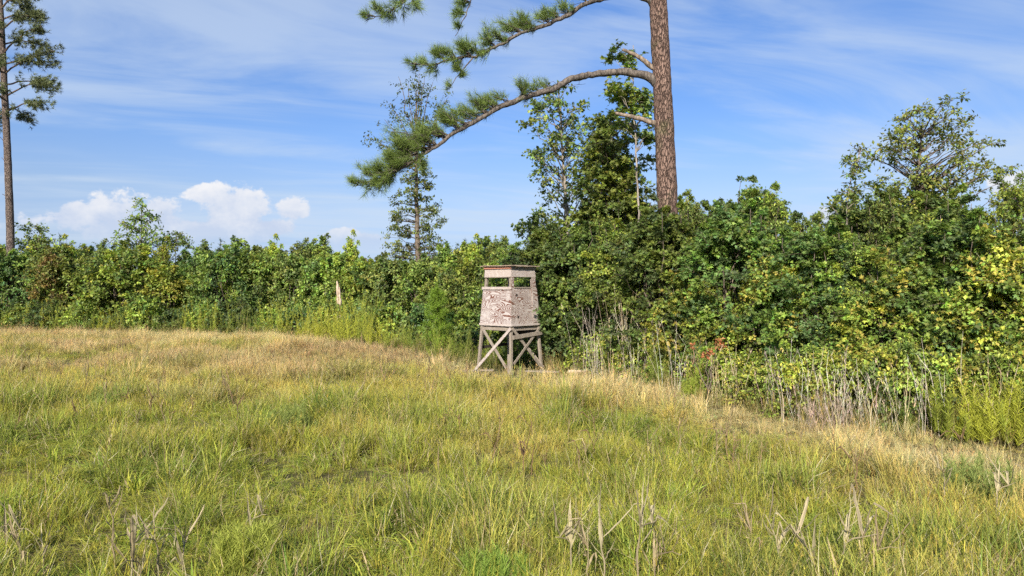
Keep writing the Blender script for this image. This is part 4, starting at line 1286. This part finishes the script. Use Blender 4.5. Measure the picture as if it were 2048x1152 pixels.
def build_grass():
    col = bpy.data.collections.new('grass_tufts')
    temps = []

    def add(g):
        o = bpy.data.objects.new('tuft_%02d' % len(temps), g.mesh('tuft', M_GRASS))
        col.objects.link(o)
        temps.append(o)
    W1 = [(1, 1, 1), (1.15, 1.1, 0.9), (0.70, 0.84, 0.85), (1.25, 1.12, 0.95), (1.5, 1.3, 1.3)]
    for _ in range(4):                                    # 0-3 soft leafy grass
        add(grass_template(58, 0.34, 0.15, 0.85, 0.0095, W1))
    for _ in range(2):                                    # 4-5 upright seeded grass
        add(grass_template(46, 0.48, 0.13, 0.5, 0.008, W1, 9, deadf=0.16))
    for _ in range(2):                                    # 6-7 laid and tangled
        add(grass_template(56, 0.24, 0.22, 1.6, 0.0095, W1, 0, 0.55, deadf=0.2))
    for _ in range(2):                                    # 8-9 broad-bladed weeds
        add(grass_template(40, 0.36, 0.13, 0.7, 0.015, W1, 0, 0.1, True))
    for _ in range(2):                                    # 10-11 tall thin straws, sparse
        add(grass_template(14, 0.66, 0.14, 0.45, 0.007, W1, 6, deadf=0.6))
    GREEN = np.array([0.268, 0.300, 0.052])
    OLIVE = np.array([0.385, 0.360, 0.092])
    STRAW = np.array([0.49, 0.44, 0.225])
    PINK = np.array([0.42, 0.325, 0.175])
    DEEP = np.array([0.17, 0.225, 0.05])
    pts, idx, scl, rot, tint = [], [], [], [], []

    def zone(r0, r1, dens, size):
        n = int(dens * 0.5 * (r1 ** 2 - r0 ** 2) * (2 * 0.80))
        r = np.sqrt(RNG.uniform(r0 * r0, r1 * r1, n))
        th = RNG.uniform(-0.80, 0.80, n)
        x, y = r * np.sin(th), r * np.cos(th)
        s = sd_edge(x, y)
        keep = (s < 0.6 + RNG.normal(size=n) * 0.25) & (y > 2.5)
        # trodden bare spot under the blind
        near_blind = np.hypot((x - 0.1) / 1.3, y - 21.5) < 1.6
        keep &= ~(near_blind & (RNG.random(n) < 0.55))
        x, y, r, s, near_blind = x[keep], y[keep], r[keep], s[keep], near_blind[keep]
        n = len(x)
        n1 = fbm(x * 0.35, y * 0.35, 11, 4)
        n2 = fbm(x * 0.9, y * 0.9, 23, 3)
        n3 = fbm(x * 0.16 + 5, y * 0.16, 37, 3)
        dry = 0.08 + smooth(r, 9.5, 28) * 0.54 + smooth(s, -6.0, -0.8) * 0.75 + (n1 - 0.5) * 1.6 + 0.12 * smooth(x, 0, 7)
        dry = np.clip(dry, 0, 1)
        c = GREEN * (1 - smooth(dry, 0.05, 0.45))[:, None] + OLIVE * smooth(dry, 0.05, 0.45)[:, None]
        c = c * (1 - smooth(dry, 0.5, 0.95))[:, None] + STRAW * smooth(dry, 0.5, 0.95)[:, None]
        pk = smooth(n3 + 0.25 * n2, 0.62, 0.74) * smooth(r, 10, 17) * 0.75
        c = c * (1 - pk)[:, None] + PINK * pk[:, None]
        dp = 0.8 * smooth(n2, 0.54, 0.66) * (1 - smooth(dry, 0.4, 0.8))
        c = c * (1 - dp * 0.75)[:, None] + DEEP * (dp * 0.75)[:, None]
        c = c * (1 + 0.16 * RNG.normal(size=(n, 1))) * (1 + 0.05 * RNG.normal(size=(n, 3)))
        ran = RNG.random(n)
        k = np.where(ran < 0.50, RNG.integers(0, 4, n), np.where(ran < 0.68 + 0.2 * dry, RNG.integers(4, 6, n), np.where(ran < 0.90, RNG.integers(6, 8, n), np.where(ran < 0.95, RNG.integers(8, 10, n), RNG.integers(10, 12, n)))))
        lay = (n1 < 0.44) & (RNG.random(n) < 0.70)                 # patches where the grass lies flat
        k = np.where(lay, RNG.integers(6, 8, n), k)
        sc = size * (0.6 + 0.6 * RNG.random(n)) * np.clip(0.86 + 1.9 * (n2 - 0.5), 0.4, 1.4) * (1 - 0.25 * smooth(r, 16, 30)) * np.where(near_blind, 0.5, 1.0) * (1 - 0.35 * smooth(s, -2.5, 0))
        pts.append(np.stack([x, y, gz(x, y)], -1))
        idx.append(k)
        scl.append(sc)
        rot.append(np.stack([RNG.normal(size=n) * 0.12, RNG.normal(size=n) * 0.12, RNG.random(n) * 6.28], -1))
        tint.append(np.clip(c, 0.01, 0.7))
    zone(3.5, 9, 60, 0.88)
    zone(9, 15, 48, 0.94)
    zone(15, 24, 38, 1.1)
    zone(24, 50, 26, 1.25)
    P, I, S_, R_, T = np.vstack(pts), np.concatenate(idx), np.concatenate(scl), np.vstack(rot), np.vstack(tint)
    scatter('field_grass', col, P, I, S_, R_, T, 'uneven field of green, olive and straw-dry grass in the foreground', 'grass')
    print('grass tufts', len(P))


def scatter(name, col, P, I, S_, R_, T, label, cat):
    me = bpy.data.meshes.new(name)
    n = len(P)
    me.vertices.add(n)
    me.vertices.foreach_set('co', P.astype(np.float32).ravel())
    for nm, typ, arr, key in (('pick', 'INT', I.astype(np.int32), 'value'), ('size', 'FLOAT', S_.astype(np.float32), 'value'), ('turn', 'FLOAT_VECTOR', R_.astype(np.float32), 'vector'),
                              ('tint', 'FLOAT_COLOR', np.hstack([T, np.ones((n, 1))]).astype(np.float32), 'color')):
        a = me.attributes.new(nm, typ, 'POINT')
        a.data.foreach_set(key, arr.ravel())
    me.update()
    o = bpy.data.objects.new(name, me)
    C.objects.link(o)
    tag(o, label, cat, kind='stuff')
    ng = bpy.data.node_groups.new(name + '_nodes', 'GeometryNodeTree')
    ng.interface.new_socket('Geometry', in_out='INPUT', socket_type='NodeSocketGeometry')
    ng.interface.new_socket('Geometry', in_out='OUTPUT', socket_type='NodeSocketGeometry')
    gi, go = ng.nodes.new('NodeGroupInput'), ng.nodes.new('NodeGroupOutput')
    mp = ng.nodes.new('GeometryNodeMeshToPoints')
    ip = ng.nodes.new('GeometryNodeInstanceOnPoints')
    ci = ng.nodes.new('GeometryNodeCollectionInfo')
    ci.inputs['Collection'].default_value = col
    ci.inputs['Separate Children'].default_value = True
    ci.inputs['Reset Children'].default_value = True

    def named(nm, typ):
        a = ng.nodes.new('GeometryNodeInputNamedAttribute')
        a.data_type = typ
        a.inputs['Name'].default_value = nm
        return next(s for s in a.outputs if s.enabled and s.name == 'Attribute')
    lk = ng.links.new
    lk(gi.outputs[0], mp.inputs['Mesh'])
    lk(mp.outputs[0], ip.inputs['Points'])
    lk(ci.outputs[0], ip.inputs['Instance'])
    ip.inputs['Pick Instance'].default_value = True
    lk(named('pick', 'INT'), ip.inputs['Instance Index'])
    er = ng.nodes.new('FunctionNodeEulerToRotation')
    lk(named('turn', 'FLOAT_VECTOR'), er.inputs[0])
    lk(er.outputs[0], ip.inputs['Rotation'])
    lk(named('size', 'FLOAT'), ip.inputs['Scale'])
    lk(ip.outputs[0], go.inputs[0])
    md = o.modifiers.new('scatter', 'NODES')
    md.node_group = ng
    return o


build_grass()


# ------------------------------------------------------------------ weeds between the field and the bushes
def feather_plant(name, label, cat, px, d, n, h, spread, col, group=None, thick=1.0, upright=0.20):
    """clump of upright stems wrapped in thread-like leaves"""
    X = W(px, d)
    z0 = float(gz(X, d))
    root = empty(name, (X, d, z0), label, cat, group)
    g, gl = G(), G()
    for k in range(n):
        a, r = RNG.random() * 6.28, spread * math.sqrt(RNG.random())
        b = np.array([r * math.cos(a), r * math.sin(a), -0.05])
        hh = 1.3 * h * (0.35 + 0.7 * RNG.random())
        tip = b + np.array([RNG.normal() * upright * hh, RNG.normal() * upright * hh, hh])
        p = limb(b, tip, 0, 0.03, 6)
        g.tube(p, np.linspace(0.006, 0.002, 6), 3, (0.22, 0.2, 0.08))
        m = int(120 * thick)
        f = 0.18 + 0.82 * RNG.random(m)
        P = np.stack([np.interp(f, np.linspace(0, 1, 6), p[:, q]) for q in range(3)], -1)
        D = nrm(np.array([0, 0, 0.95]) + rand_unit(m) * 0.8)
        Lf = (0.17 - 0.09 * f) * (0.7 + 0.6 * RNG.random(m)) * 1.25
        c = np.asarray(col) * (0.75 + 0.5 * RNG.random((m, 1))) * (0.85 + 0.3 * f[:, None])
        gl.leaves(P, D, rand_unit(m), Lf, c, 'needle', 0.06)
    g.obj('stems', M_WEED, root)
    gl.obj('foliage', M_WEED, root)
    return root


def stem_clump(name, label, px, d, n, h, spread, col, fan=0.12, group=None, wid=0.0065, fuzz=0):
    """clump of dry upright grass stems"""
    X = W(px, d)
    z0 = float(gz(X, d))
    g = G()
    S = 5
    n = int(n * 0.65)
    a = RNG.random(n) * 6.28
    r = spread * np.sqrt(RNG.random(n))
    b = np.stack([r * np.cos(a), r * np.sin(a) * 0.6, np.full(n, -0.05)], -1)
    hh = 1.5 * h * (0.45 + 0.6 * RNG.random(n))
    ln = np.stack([RNG.normal(size=n) * fan - 0.05, RNG.normal(size=n) * fan, np.zeros(n)], -1) + b * 0.25
    t = np.linspace(0, 1, S)
    path = b[:, None] + ln[:, None] * hh[:, None, None] * (t ** 1.5)[None, :, None]
    path[..., 2] += hh[:, None] * t[None]
    path[:, 1:] += RNG.normal(size=(n, S - 1, 3)) * 0.016
    kink = RNG.random(n) < 0.25
    path[kink, -1] += np.stack([RNG.normal(size=kink.sum()) * 0.16, RNG.normal(size=kink.sum()) * 0.1, -0.12 * RNG.random(kink.sum())], -1)
    w = wid * (0.6 + 0.7 * RNG.random((n, 1))) * np.array([1, 1, 0.9, 0.9, 0.5])[None]
    c = np.asarray(col) * (0.65 + 0.7 * RNG.random((n, 1))) * (1 + 0.06 * RNG.normal(size=(n, 3)))
    g.ribbons(path, w, nrm(np.stack([np.ones(n), 0.6 * RNG.normal(size=n), np.zeros(n)], -1)), c)
    m = 5
    f = 0.45 + 0.55 * RNG.random((n, m))
    i0 = np.clip((f * (S - 1)).astype(int), 0, S - 2)
    fr = f * (S - 1) - i0
    q = np.take_along_axis(path, np.repeat(i0[..., None], 3, 2), 1) * (1 - fr[..., None]) + np.take_along_axis(path, np.repeat(i0[..., None] + 1, 3, 2), 1) * fr[..., None]
    D = nrm(np.array([0, 0, 1.0]) + rand_unit(n, m) * 0.45)
    g.leaves(q.reshape(-1, 3), D.reshape(-1, 3), rand_unit(n * m), 0.10 * (0.6 + 0.8 * RNG.random(n * m)), np.repeat(c * 1.05, m, 0), 'needle', 0.10)
    o = g.obj(name, M_DRY)
    o.location = (X, d, z0)
    return tag(o, label, 'dry grass', group)


def build_weeds():
    YEL = (0.42, 0.46, 0.06)
    LIM = (0.29, 0.36, 0.055)
    GRN = (0.20, 0.26, 0.05)
    g1 = 'feathery weeds along the foot of the left hedge'
    for i, (px, d, n, h, sp, c, lab) in enumerate((
            (620, 35.0, 34, 1.35, 0.8, YEL, 'yellow-green feathery weed clump left of the pale snag'), (660, 34.2, 44, 1.55, 0.9, YEL, 'tall yellow-green feathery weed clump at the foot of the pale snag'), (700, 33.2, 50, 1.75, 0.85, YEL, 'brightest yellow feathery weed clump right of the pale snag'),
            (725, 32.6, 26, 1.95, 0.4, LIM, 'tallest lime-green feathery weed right of the pale snag'), (755, 31.0, 26, 1.2, 0.7, YEL, 'low yellow feathery weed clump further right of the pale snag'), (800, 29.4, 22, 1.0, 0.7, LIM, 'green feathery weed left of the vivid young pine'),
            (840, 28.4, 20, 1.1, 0.7, GRN, 'dull green feathery weed below the vivid young pine'), (895, 26.5, 22, 1.15, 0.7, LIM, 'lime feathery weed between the vivid young pine and the blind'), (935, 25.2, 22, 1.0, 0.6, GRN, 'green feathery weed just left of the blind legs'),
            (1000, 24.0, 22, 1.0, 0.7, LIM, 'lime feathery weed seen between the blind legs'), (1060, 23.6, 20, 1.1, 0.6, GRN, 'green feathery weed seen under the right side of the blind'))):
        feather_plant('feathery_weed', lab, 'weed', px, d, n, h, sp, c, g1)
    for i, px in enumerate((-10, 30, 70, 125, 165, 215, 270, 365, 400, 435, 500, 560)):
        d = float(np.interp(px, [0, 300, 600], [42.6, 40.0, 37.2]))
        feather_plant('feathery_weed', ORD[i] + ' feathery weed along the foot of the left hedge, counting from the left edge', 'weed', px, d, 24, 1.0 + 0.8 * RNG.random(), 0.9, (LIM, GRN, YEL)[i % 3], g1)
    g2 = 'feathery weeds at the right edge of the field'
    for px, d, n, h, sp, c, lab in ((1905, 12.1, 24, 0.85, 0.40, LIM, 'lime-green feathery weed right of the grey dry brush'), (1960, 12.0, 30, 0.75, 0.45, YEL, 'yellow-green feathery weed near the right edge of the picture'), (2012, 11.7, 30, 0.85, 0.45, YEL, 'bright yellow-green feathery weed at the right edge of the picture'),
                                     (2065, 11.5, 28, 0.9, 0.5, LIM, 'tall lime feathery weed cut by the right edge of the picture'), (1850, 12.5, 16, 0.8, 0.4, GRN, 'small green feathery weed just right of the grey dry brush'), (1240, 19.3, 22, 1.2, 0.4, LIM, 'green feathery weed among tall dry stems beside the blind'),
                                     (1395, 16.6, 14, 0.9, 0.35, LIM, 'small lime weed below the dead red foliage'), (1320, 17.8, 14, 1.0, 0.35, GRN, 'small green weed among dry stems left of the dead red foliage')):
        feather_plant('feathery_weed', lab, 'weed', px, d, n, h, sp, c, g2)
    for px, d, n, h, sp, c, lab in ((487, 6.6, 60, 0.36, 0.20, (0.34, 0.40, 0.08), 'feathery pale green tuft in the grass at the bottom left'), (1000, 5.9, 40, 0.30, 0.22, (0.22, 0.33, 0.06), 'bright green feathery tuft at the bottom middle of the picture'),
                                     (590, 12.5, 50, 0.42, 0.35, (0.24, 0.30, 0.08), 'soft grey-green tuft in the middle of the field, left half'), (220, 15.5, 50, 0.45, 0.45, (0.24, 0.30, 0.08), 'soft green tuft in the upper left of the field'), (1960, 8.8, 50, 0.40, 0.35, (0.25, 0.31, 0.09), 'soft grey-green tuft at the right of the field')):
        feather_plant('feathery_weed', lab, 'weed', px, d, n, h, sp, c, 'soft feathery tufts out in the field')
    GREY = (0.52, 0.47, 0.37)
    TAN = (0.56, 0.47, 0.30)
    BRN = (0.44, 0.31, 0.18)
    g3 = 'dry stem clumps along the right edge of the field'
    for px, d, n, h, sp, c, fan, lab in (
            (1165, 19.6, 16, 1.45, 0.25, GREY, .10, 'few thin grey stems just right of the blind'), (1200, 19.2, 28, 1.45, 0.35, GREY, .14, 'leaning grey stems right of the blind'), (1235, 18.8, 36, 1.75, 0.30, TAN, .08, 'tallest upright dry stems right of the blind'),
            (1280, 18.2, 32, 1.45, 0.35, GREY, .10, 'grey dry stem clump right of the tallest stems'), (1345, 17.0, 22, 1.3, 0.4, GREY, .12, 'thin dry stems left of the dead red foliage'), (1410, 16.7, 60, 0.95, 0.35, BRN, .16, 'brownish dry grass clump below the dead red foliage'),
            (1450, 16.0, 40, 1.0, 0.35, TAN, .16, 'tan dry grass clump right of the dead red foliage'), (1490, 15.2, 16, 0.9, 0.3, TAN, .30, 'splayed dry stems right of the tan clump'), (1560, 14.4, 26, 1.0, 0.4, GREY, .10, 'thin grey stems in the middle of the right field edge'),
            (1605, 13.7, 30, 1.0, 0.55, GREY, .12, 'grey dry stems left of the dense grey brush'), (1655, 12.8, 120, 0.50, 0.45, (0.36, 0.29, 0.22), .26, 'dense spreading grey-brown dry brush at the field edge'), (1690, 12.9, 40, 1.05, 0.50, GREY, .14, 'tall grey stems rising behind the dense grey brush'),
            (1745, 12.7, 36, 0.95, 0.50, GREY, .18, 'grey dry stems right of the dense grey brush'), (1790, 12.4, 26, 0.9, 0.45, TAN, .14, 'tan stems between grey brush and feathery weeds'), (1880, 12.3, 26, 1.2, 0.35, GREY, .10, 'tall thin stems above the lime feathery weeds'), (1985, 11.9, 24, 1.1, 0.4, TAN, .2, 'few tan stems over the weeds at the right edge')):
        stem_clump('dry_grass_clump', lab, px, d, n, h, sp, c, fan, g3)
    # rough green weeds filling the strip
    col = bpy.data.collections.new('weed_tufts')
    for k in range(3):
        o = bpy.data.objects.new('weed_%02d' % k, grass_template(60, 0.62, 0.2, 0.5, 0.012, [(1, 1, 1), (1.2, 1.1, 0.9), (0.8, 0.95, 0.9)], 0, 0.15, True).mesh('weed', M_GRASS))
        col.objects.link(o)
    for k in range(2):
        o = bpy.data.objects.new('weed_%02d' % (3 + k), grass_template(46, 0.8, 0.16, 0.35, 0.007, [(1, 1, 1), (1.3, 1.1, 0.9)], 18).mesh('weed', M_GRASS))
        col.objects.link(o)
    n = 9000
    r = RNG.uniform(9, 52, n)
    th = RNG.uniform(-0.80, 0.80, n)
    x, y = r * np.sin(th), r * np.cos(th)
    s = sd_edge(x, y)
    k = (s > 0.2) & (s < 4.5) & ~(np.hypot(x - 0.1, y - 22.0) < 1.1)
    x, y, s, r = x[k], y[k], s[k], r[k]
    n = len(x)
    mixv = fbm(x * 0.5, y * 0.5, 51, 3)[:, None]
    dry = (smooth(s, 1.6, 0.2) * 0.8)[:, None]
    T = np.array([0.085, 0.125, 0.03]) * (1 - mixv) + np.array([0.19, 0.21, 0.04]) * mixv
    T = T * (1 - dry) + np.array([0.33, 0.27, 0.12]) * dry
    T = np.clip(T * (1 + 0.2 * RNG.normal(size=(n, 1))), 0.01, 0.6)
    scatter('edge_weeds', col, np.stack([x, y, gz(x, y)], -1), RNG.integers(0, 5, n), 0.55 + 0.6 * RNG.random(n), np.stack([RNG.normal(size=n) * 0.15, RNG.normal(size=n) * 0.15, RNG.random(n) * 6.28], -1), T,
            'rough weeds along the strip between the field and the bushes', 'weeds')


build_weeds()


# ------------------------------------------------------------------ dead maize left standing in the field
def corn_parts(h, nleaf, brk, col):
    """returns stalk mesh and leaf meshes"""
    g = G()
    n = 9
    t = np.linspace(0, 1, n)
    az = RNG.random() * 6.28
    p = np.stack([0 * t, 0 * t, t * h], -1)
    b = 0.55 + 0.25 * RNG.random()
    over = np.maximum(t - b, 0) / (1 - b)
    p[:, 0] += np.cos(az) * (0.06 * t + brk * 0.22 * over) * h / 0.6
    p[:, 1] += np.sin(az) * (0.06 * t + brk * 0.22 * over) * h / 0.6
    p[:, 2] -= brk * 0.30 * over * h
    p += RNG.normal(size=p.shape) * 0.006
    p[0] = (0, 0, -0.08)
    rad = np.linspace(0.008, 0.003, n) * (1 + 0.25 * (np.arange(n) % 3 == 0))
    g.tube(p, rad, 6, np.asarray(col) * 0.8, 0.15)
    leaves = []
    for k in range(nleaf):
        gl = G()
        i = RNG.integers(3, n - 1)
        a = RNG.random() * 6.28
        Lh = 0.20 + 0.30 * RNG.random()
        S = 9
        u = np.linspace(0, 1, S)
        out = np.array([math.cos(a), math.sin(a), 0])
        sidev = np.array([-math.sin(a), math.cos(a), 0])
        # a stiff shred that rises, then snaps over at a kink
        kf = 0.4 + 0.8 * RNG.random()
        e1 = math.radians(48 + 40 * RNG.random())
        e2 = e1 - math.radians(60 + 110 * RNG.random())
        yaw = RNG.normal() * 0.5
        l1, l2 = np.minimum(u, kf), np.maximum(u - kf, 0)
        soft = 0.15 * np.sin(u * math.pi)
        path = p[i] + out * (Lh * (l1 * math.cos(e1) + l2 * math.cos(e2) + soft * 0.4))[:, None] + sidev * (Lh * yaw * l2)[:, None]
        path[:, 2] += Lh * (l1 * math.sin(e1) + l2 * math.sin(e2))
        path[1:] += RNG.normal(size=(S - 1, 3)) * 0.003
        tw = RNG.normal() * 1.6 * u + RNG.normal() * 0.6
        wd = sidev[None] * np.cos(tw)[:, None] + np.array([0, 0, 1.0])[None] * np.sin(tw)[:, None]
        w = (0.010 + 0.022 * RNG.random() ** 1.5) * np.array([0.5, 0.85, 1, 0.95, 0.8, 0.65, 0.45, 0.25, 0.03]) * (1 + 0.12 * RNG.normal(size=S))
        c = np.asarray(col) * (0.55 + 0.75 * RNG.random())
        # two half-blades meeting at a raised midrib
        nrmv = nrm(np.cross(nrm(np.gradient(path, axis=0)), wd))
        le, ri = path - wd * w[:, None] / 2 + nrmv * w[:, None] * 0.22, path + wd * w[:, None] / 2 + nrmv * w[:, None] * 0.22
        v = np.stack([le, path, ri], 1).reshape(-1, 3)
        tt = []
        for s in range(S - 1):
            q = s * 3
            tt += [(q, q + 1, q + 4), (q, q + 4, q + 3), (q + 1, q + 2, q + 5), (q + 1, q + 5, q + 4)]
        cc = np.repeat(c[None] * (0.75 + 0.5 * RNG.random((S, 1))), 3, 0) * np.tile([[1.12], [0.72], [1.0]], (S, 1))
        gl.add(v, tt, cc)
        leaves.append(gl)
    return g, leaves


def build_corn():
    PALE = (0.43, 0.375, 0.225)
    BROWN = (0.26, 0.175, 0.095)
    variants = []
    for k in range(8):
        g, ls = corn_parts(0.50 + 0.24 * RNG.random(), 6 + k % 4, (0.0, 0.8, 1.0, 0.3)[k % 4], PALE if k % 3 else (0.36, 0.295, 0.17))
        variants.append((g.mesh('stalk', M_DRY, True), [l.mesh('leaf', M_DRY) for l in ls]))
    near = [
        (235, 6.15, 0, 0.95, 'pale dead maize stalk at the bottom left, hooked leaf at its top'), (262, 6.05, 1, 1.0, 'tallest pale maize stalk of the bottom left cluster'), (318, 6.1, 5, 0.95, 'maize stalk with one long leaf slanting right in the bottom left cluster'), (365, 6.2, 2, 0.9, 'short broken maize stub at the right end of the bottom left cluster'),
        (285, 5.9, 6, 0.8, 'low curled maize stub in the middle of the bottom left cluster'), (45, 6.1, 3, 0.75, 'spread brown maize leaves near the bottom left corner'), (85, 6.25, 7, 0.7, 'small pale maize stub beside the brown leaves in the bottom left corner'), (12, 6.8, 2, 0.9, 'brown maize stub at the left edge of the picture'),
        (1145, 6.1, 1, 1.0, 'upright forked pale maize stalk at the bottom middle'), (1212, 6.0, 4, 0.95, 'thick pale maize stub in the bottom middle cluster'), (1272, 6.05, 5, 1.15, 'tallest thin maize stalk of the bottom middle cluster'), (1305, 5.95, 6, 0.8, 'low maize stub with splayed leaves right of the bottom middle cluster'),
        (1175, 5.85, 3, 0.8, 'low maize stub between stalks of the bottom middle cluster'), (1565, 6.15, 7, 0.95, 'left maize stalk of the bottom right cluster with slanting leaves'), (1625, 6.05, 2, 1.0, 'bent pale maize stalk in the bottom right cluster'), (1680, 6.0, 1, 1.1, 'curled pale maize stalk at the right of the bottom right cluster'),
        (1720, 5.95, 6, 0.85, 'low maize stub at the right end of the bottom right cluster'), (1500, 6.3, 3, 0.8, 'thin maize stub left of the bottom right cluster'),
        (500, 7.3, 2, 0.8, 'dark bent maize stub above the bottom left cluster'), (1890, 8.2, 5, 1.0, 'pale maize stalk standing in the grass at the lower right'), (1990, 7.9, 1, 0.9, 'leaning pale maize stalk close to the lower right edge'),
    ]
    for px, d, k, sc, lab in near:
        X = W(px, d)
        o = empty('maize_stalk', (X, d, float(gz(X, d))), lab, 'maize stalk', 'dead maize stalks in the foreground', RNG.random() * 6.28, (sc * 1.15, sc * 1.15, sc * 1.2))
        part('stalk', variants[k][0], o)
        for l in variants[k][1]:
            part('leaf', l, o)
    # farther stubs: one small mesh each
    small = []
    for k in range(6):
        g = G()
        a, ls = corn_parts(0.42 + 0.2 * RNG.random(), 4, (0.0, 0.7, 1.0)[k % 3], ((0.40, 0.33, 0.17), BROWN, (0.31, 0.225, 0.12))[k % 3])
        for s in [a] + ls:
            g.v += s.v
            g.t += [t + g.n for t in s.t]
            g.c += s.c
            g.n += s.n
        small.append(g)
    meshes = []
    for g in small:
        meshes.append(g.mesh('maize_stub', M_DRY))
    cnt = 0
    while cnt < 270:
        if cnt < 110:
            d = RNG.uniform(9, 24)
            px = RNG.uniform(0, 2040)
        else:                                              # the thick brown stand at the upper left of the field and left of the blind
            d = RNG.uniform(17, 30)
            px = RNG.uniform(0, 950) if cnt < 225 else RNG.uniform(720, 960)
        X = W(px, d)
        if sd_edge(X, d) > -0.8 or fbm(X * 0.3, d * 0.3, 77, 2) < (0.42 if cnt < 110 else 0.30):
            continue
        o = bpy.data.objects.new('maize_stub', meshes[RNG.integers(0, 6)])
        C.objects.link(o)
        o.location = (X, d, float(gz(X, d)))
        o.rotation_euler = (RNG.normal() * 0.1, RNG.normal() * 0.1, RNG.random() * 6.28)
        s = 0.75 + 0.5 * RNG.random()
        o.scale = (s, s, s)
        tag(o, 'small withered maize stub standing in the grass beyond the foreground stalks', 'maize stalk', 'withered maize stubs scattered over the field')
        cnt += 1


build_corn()
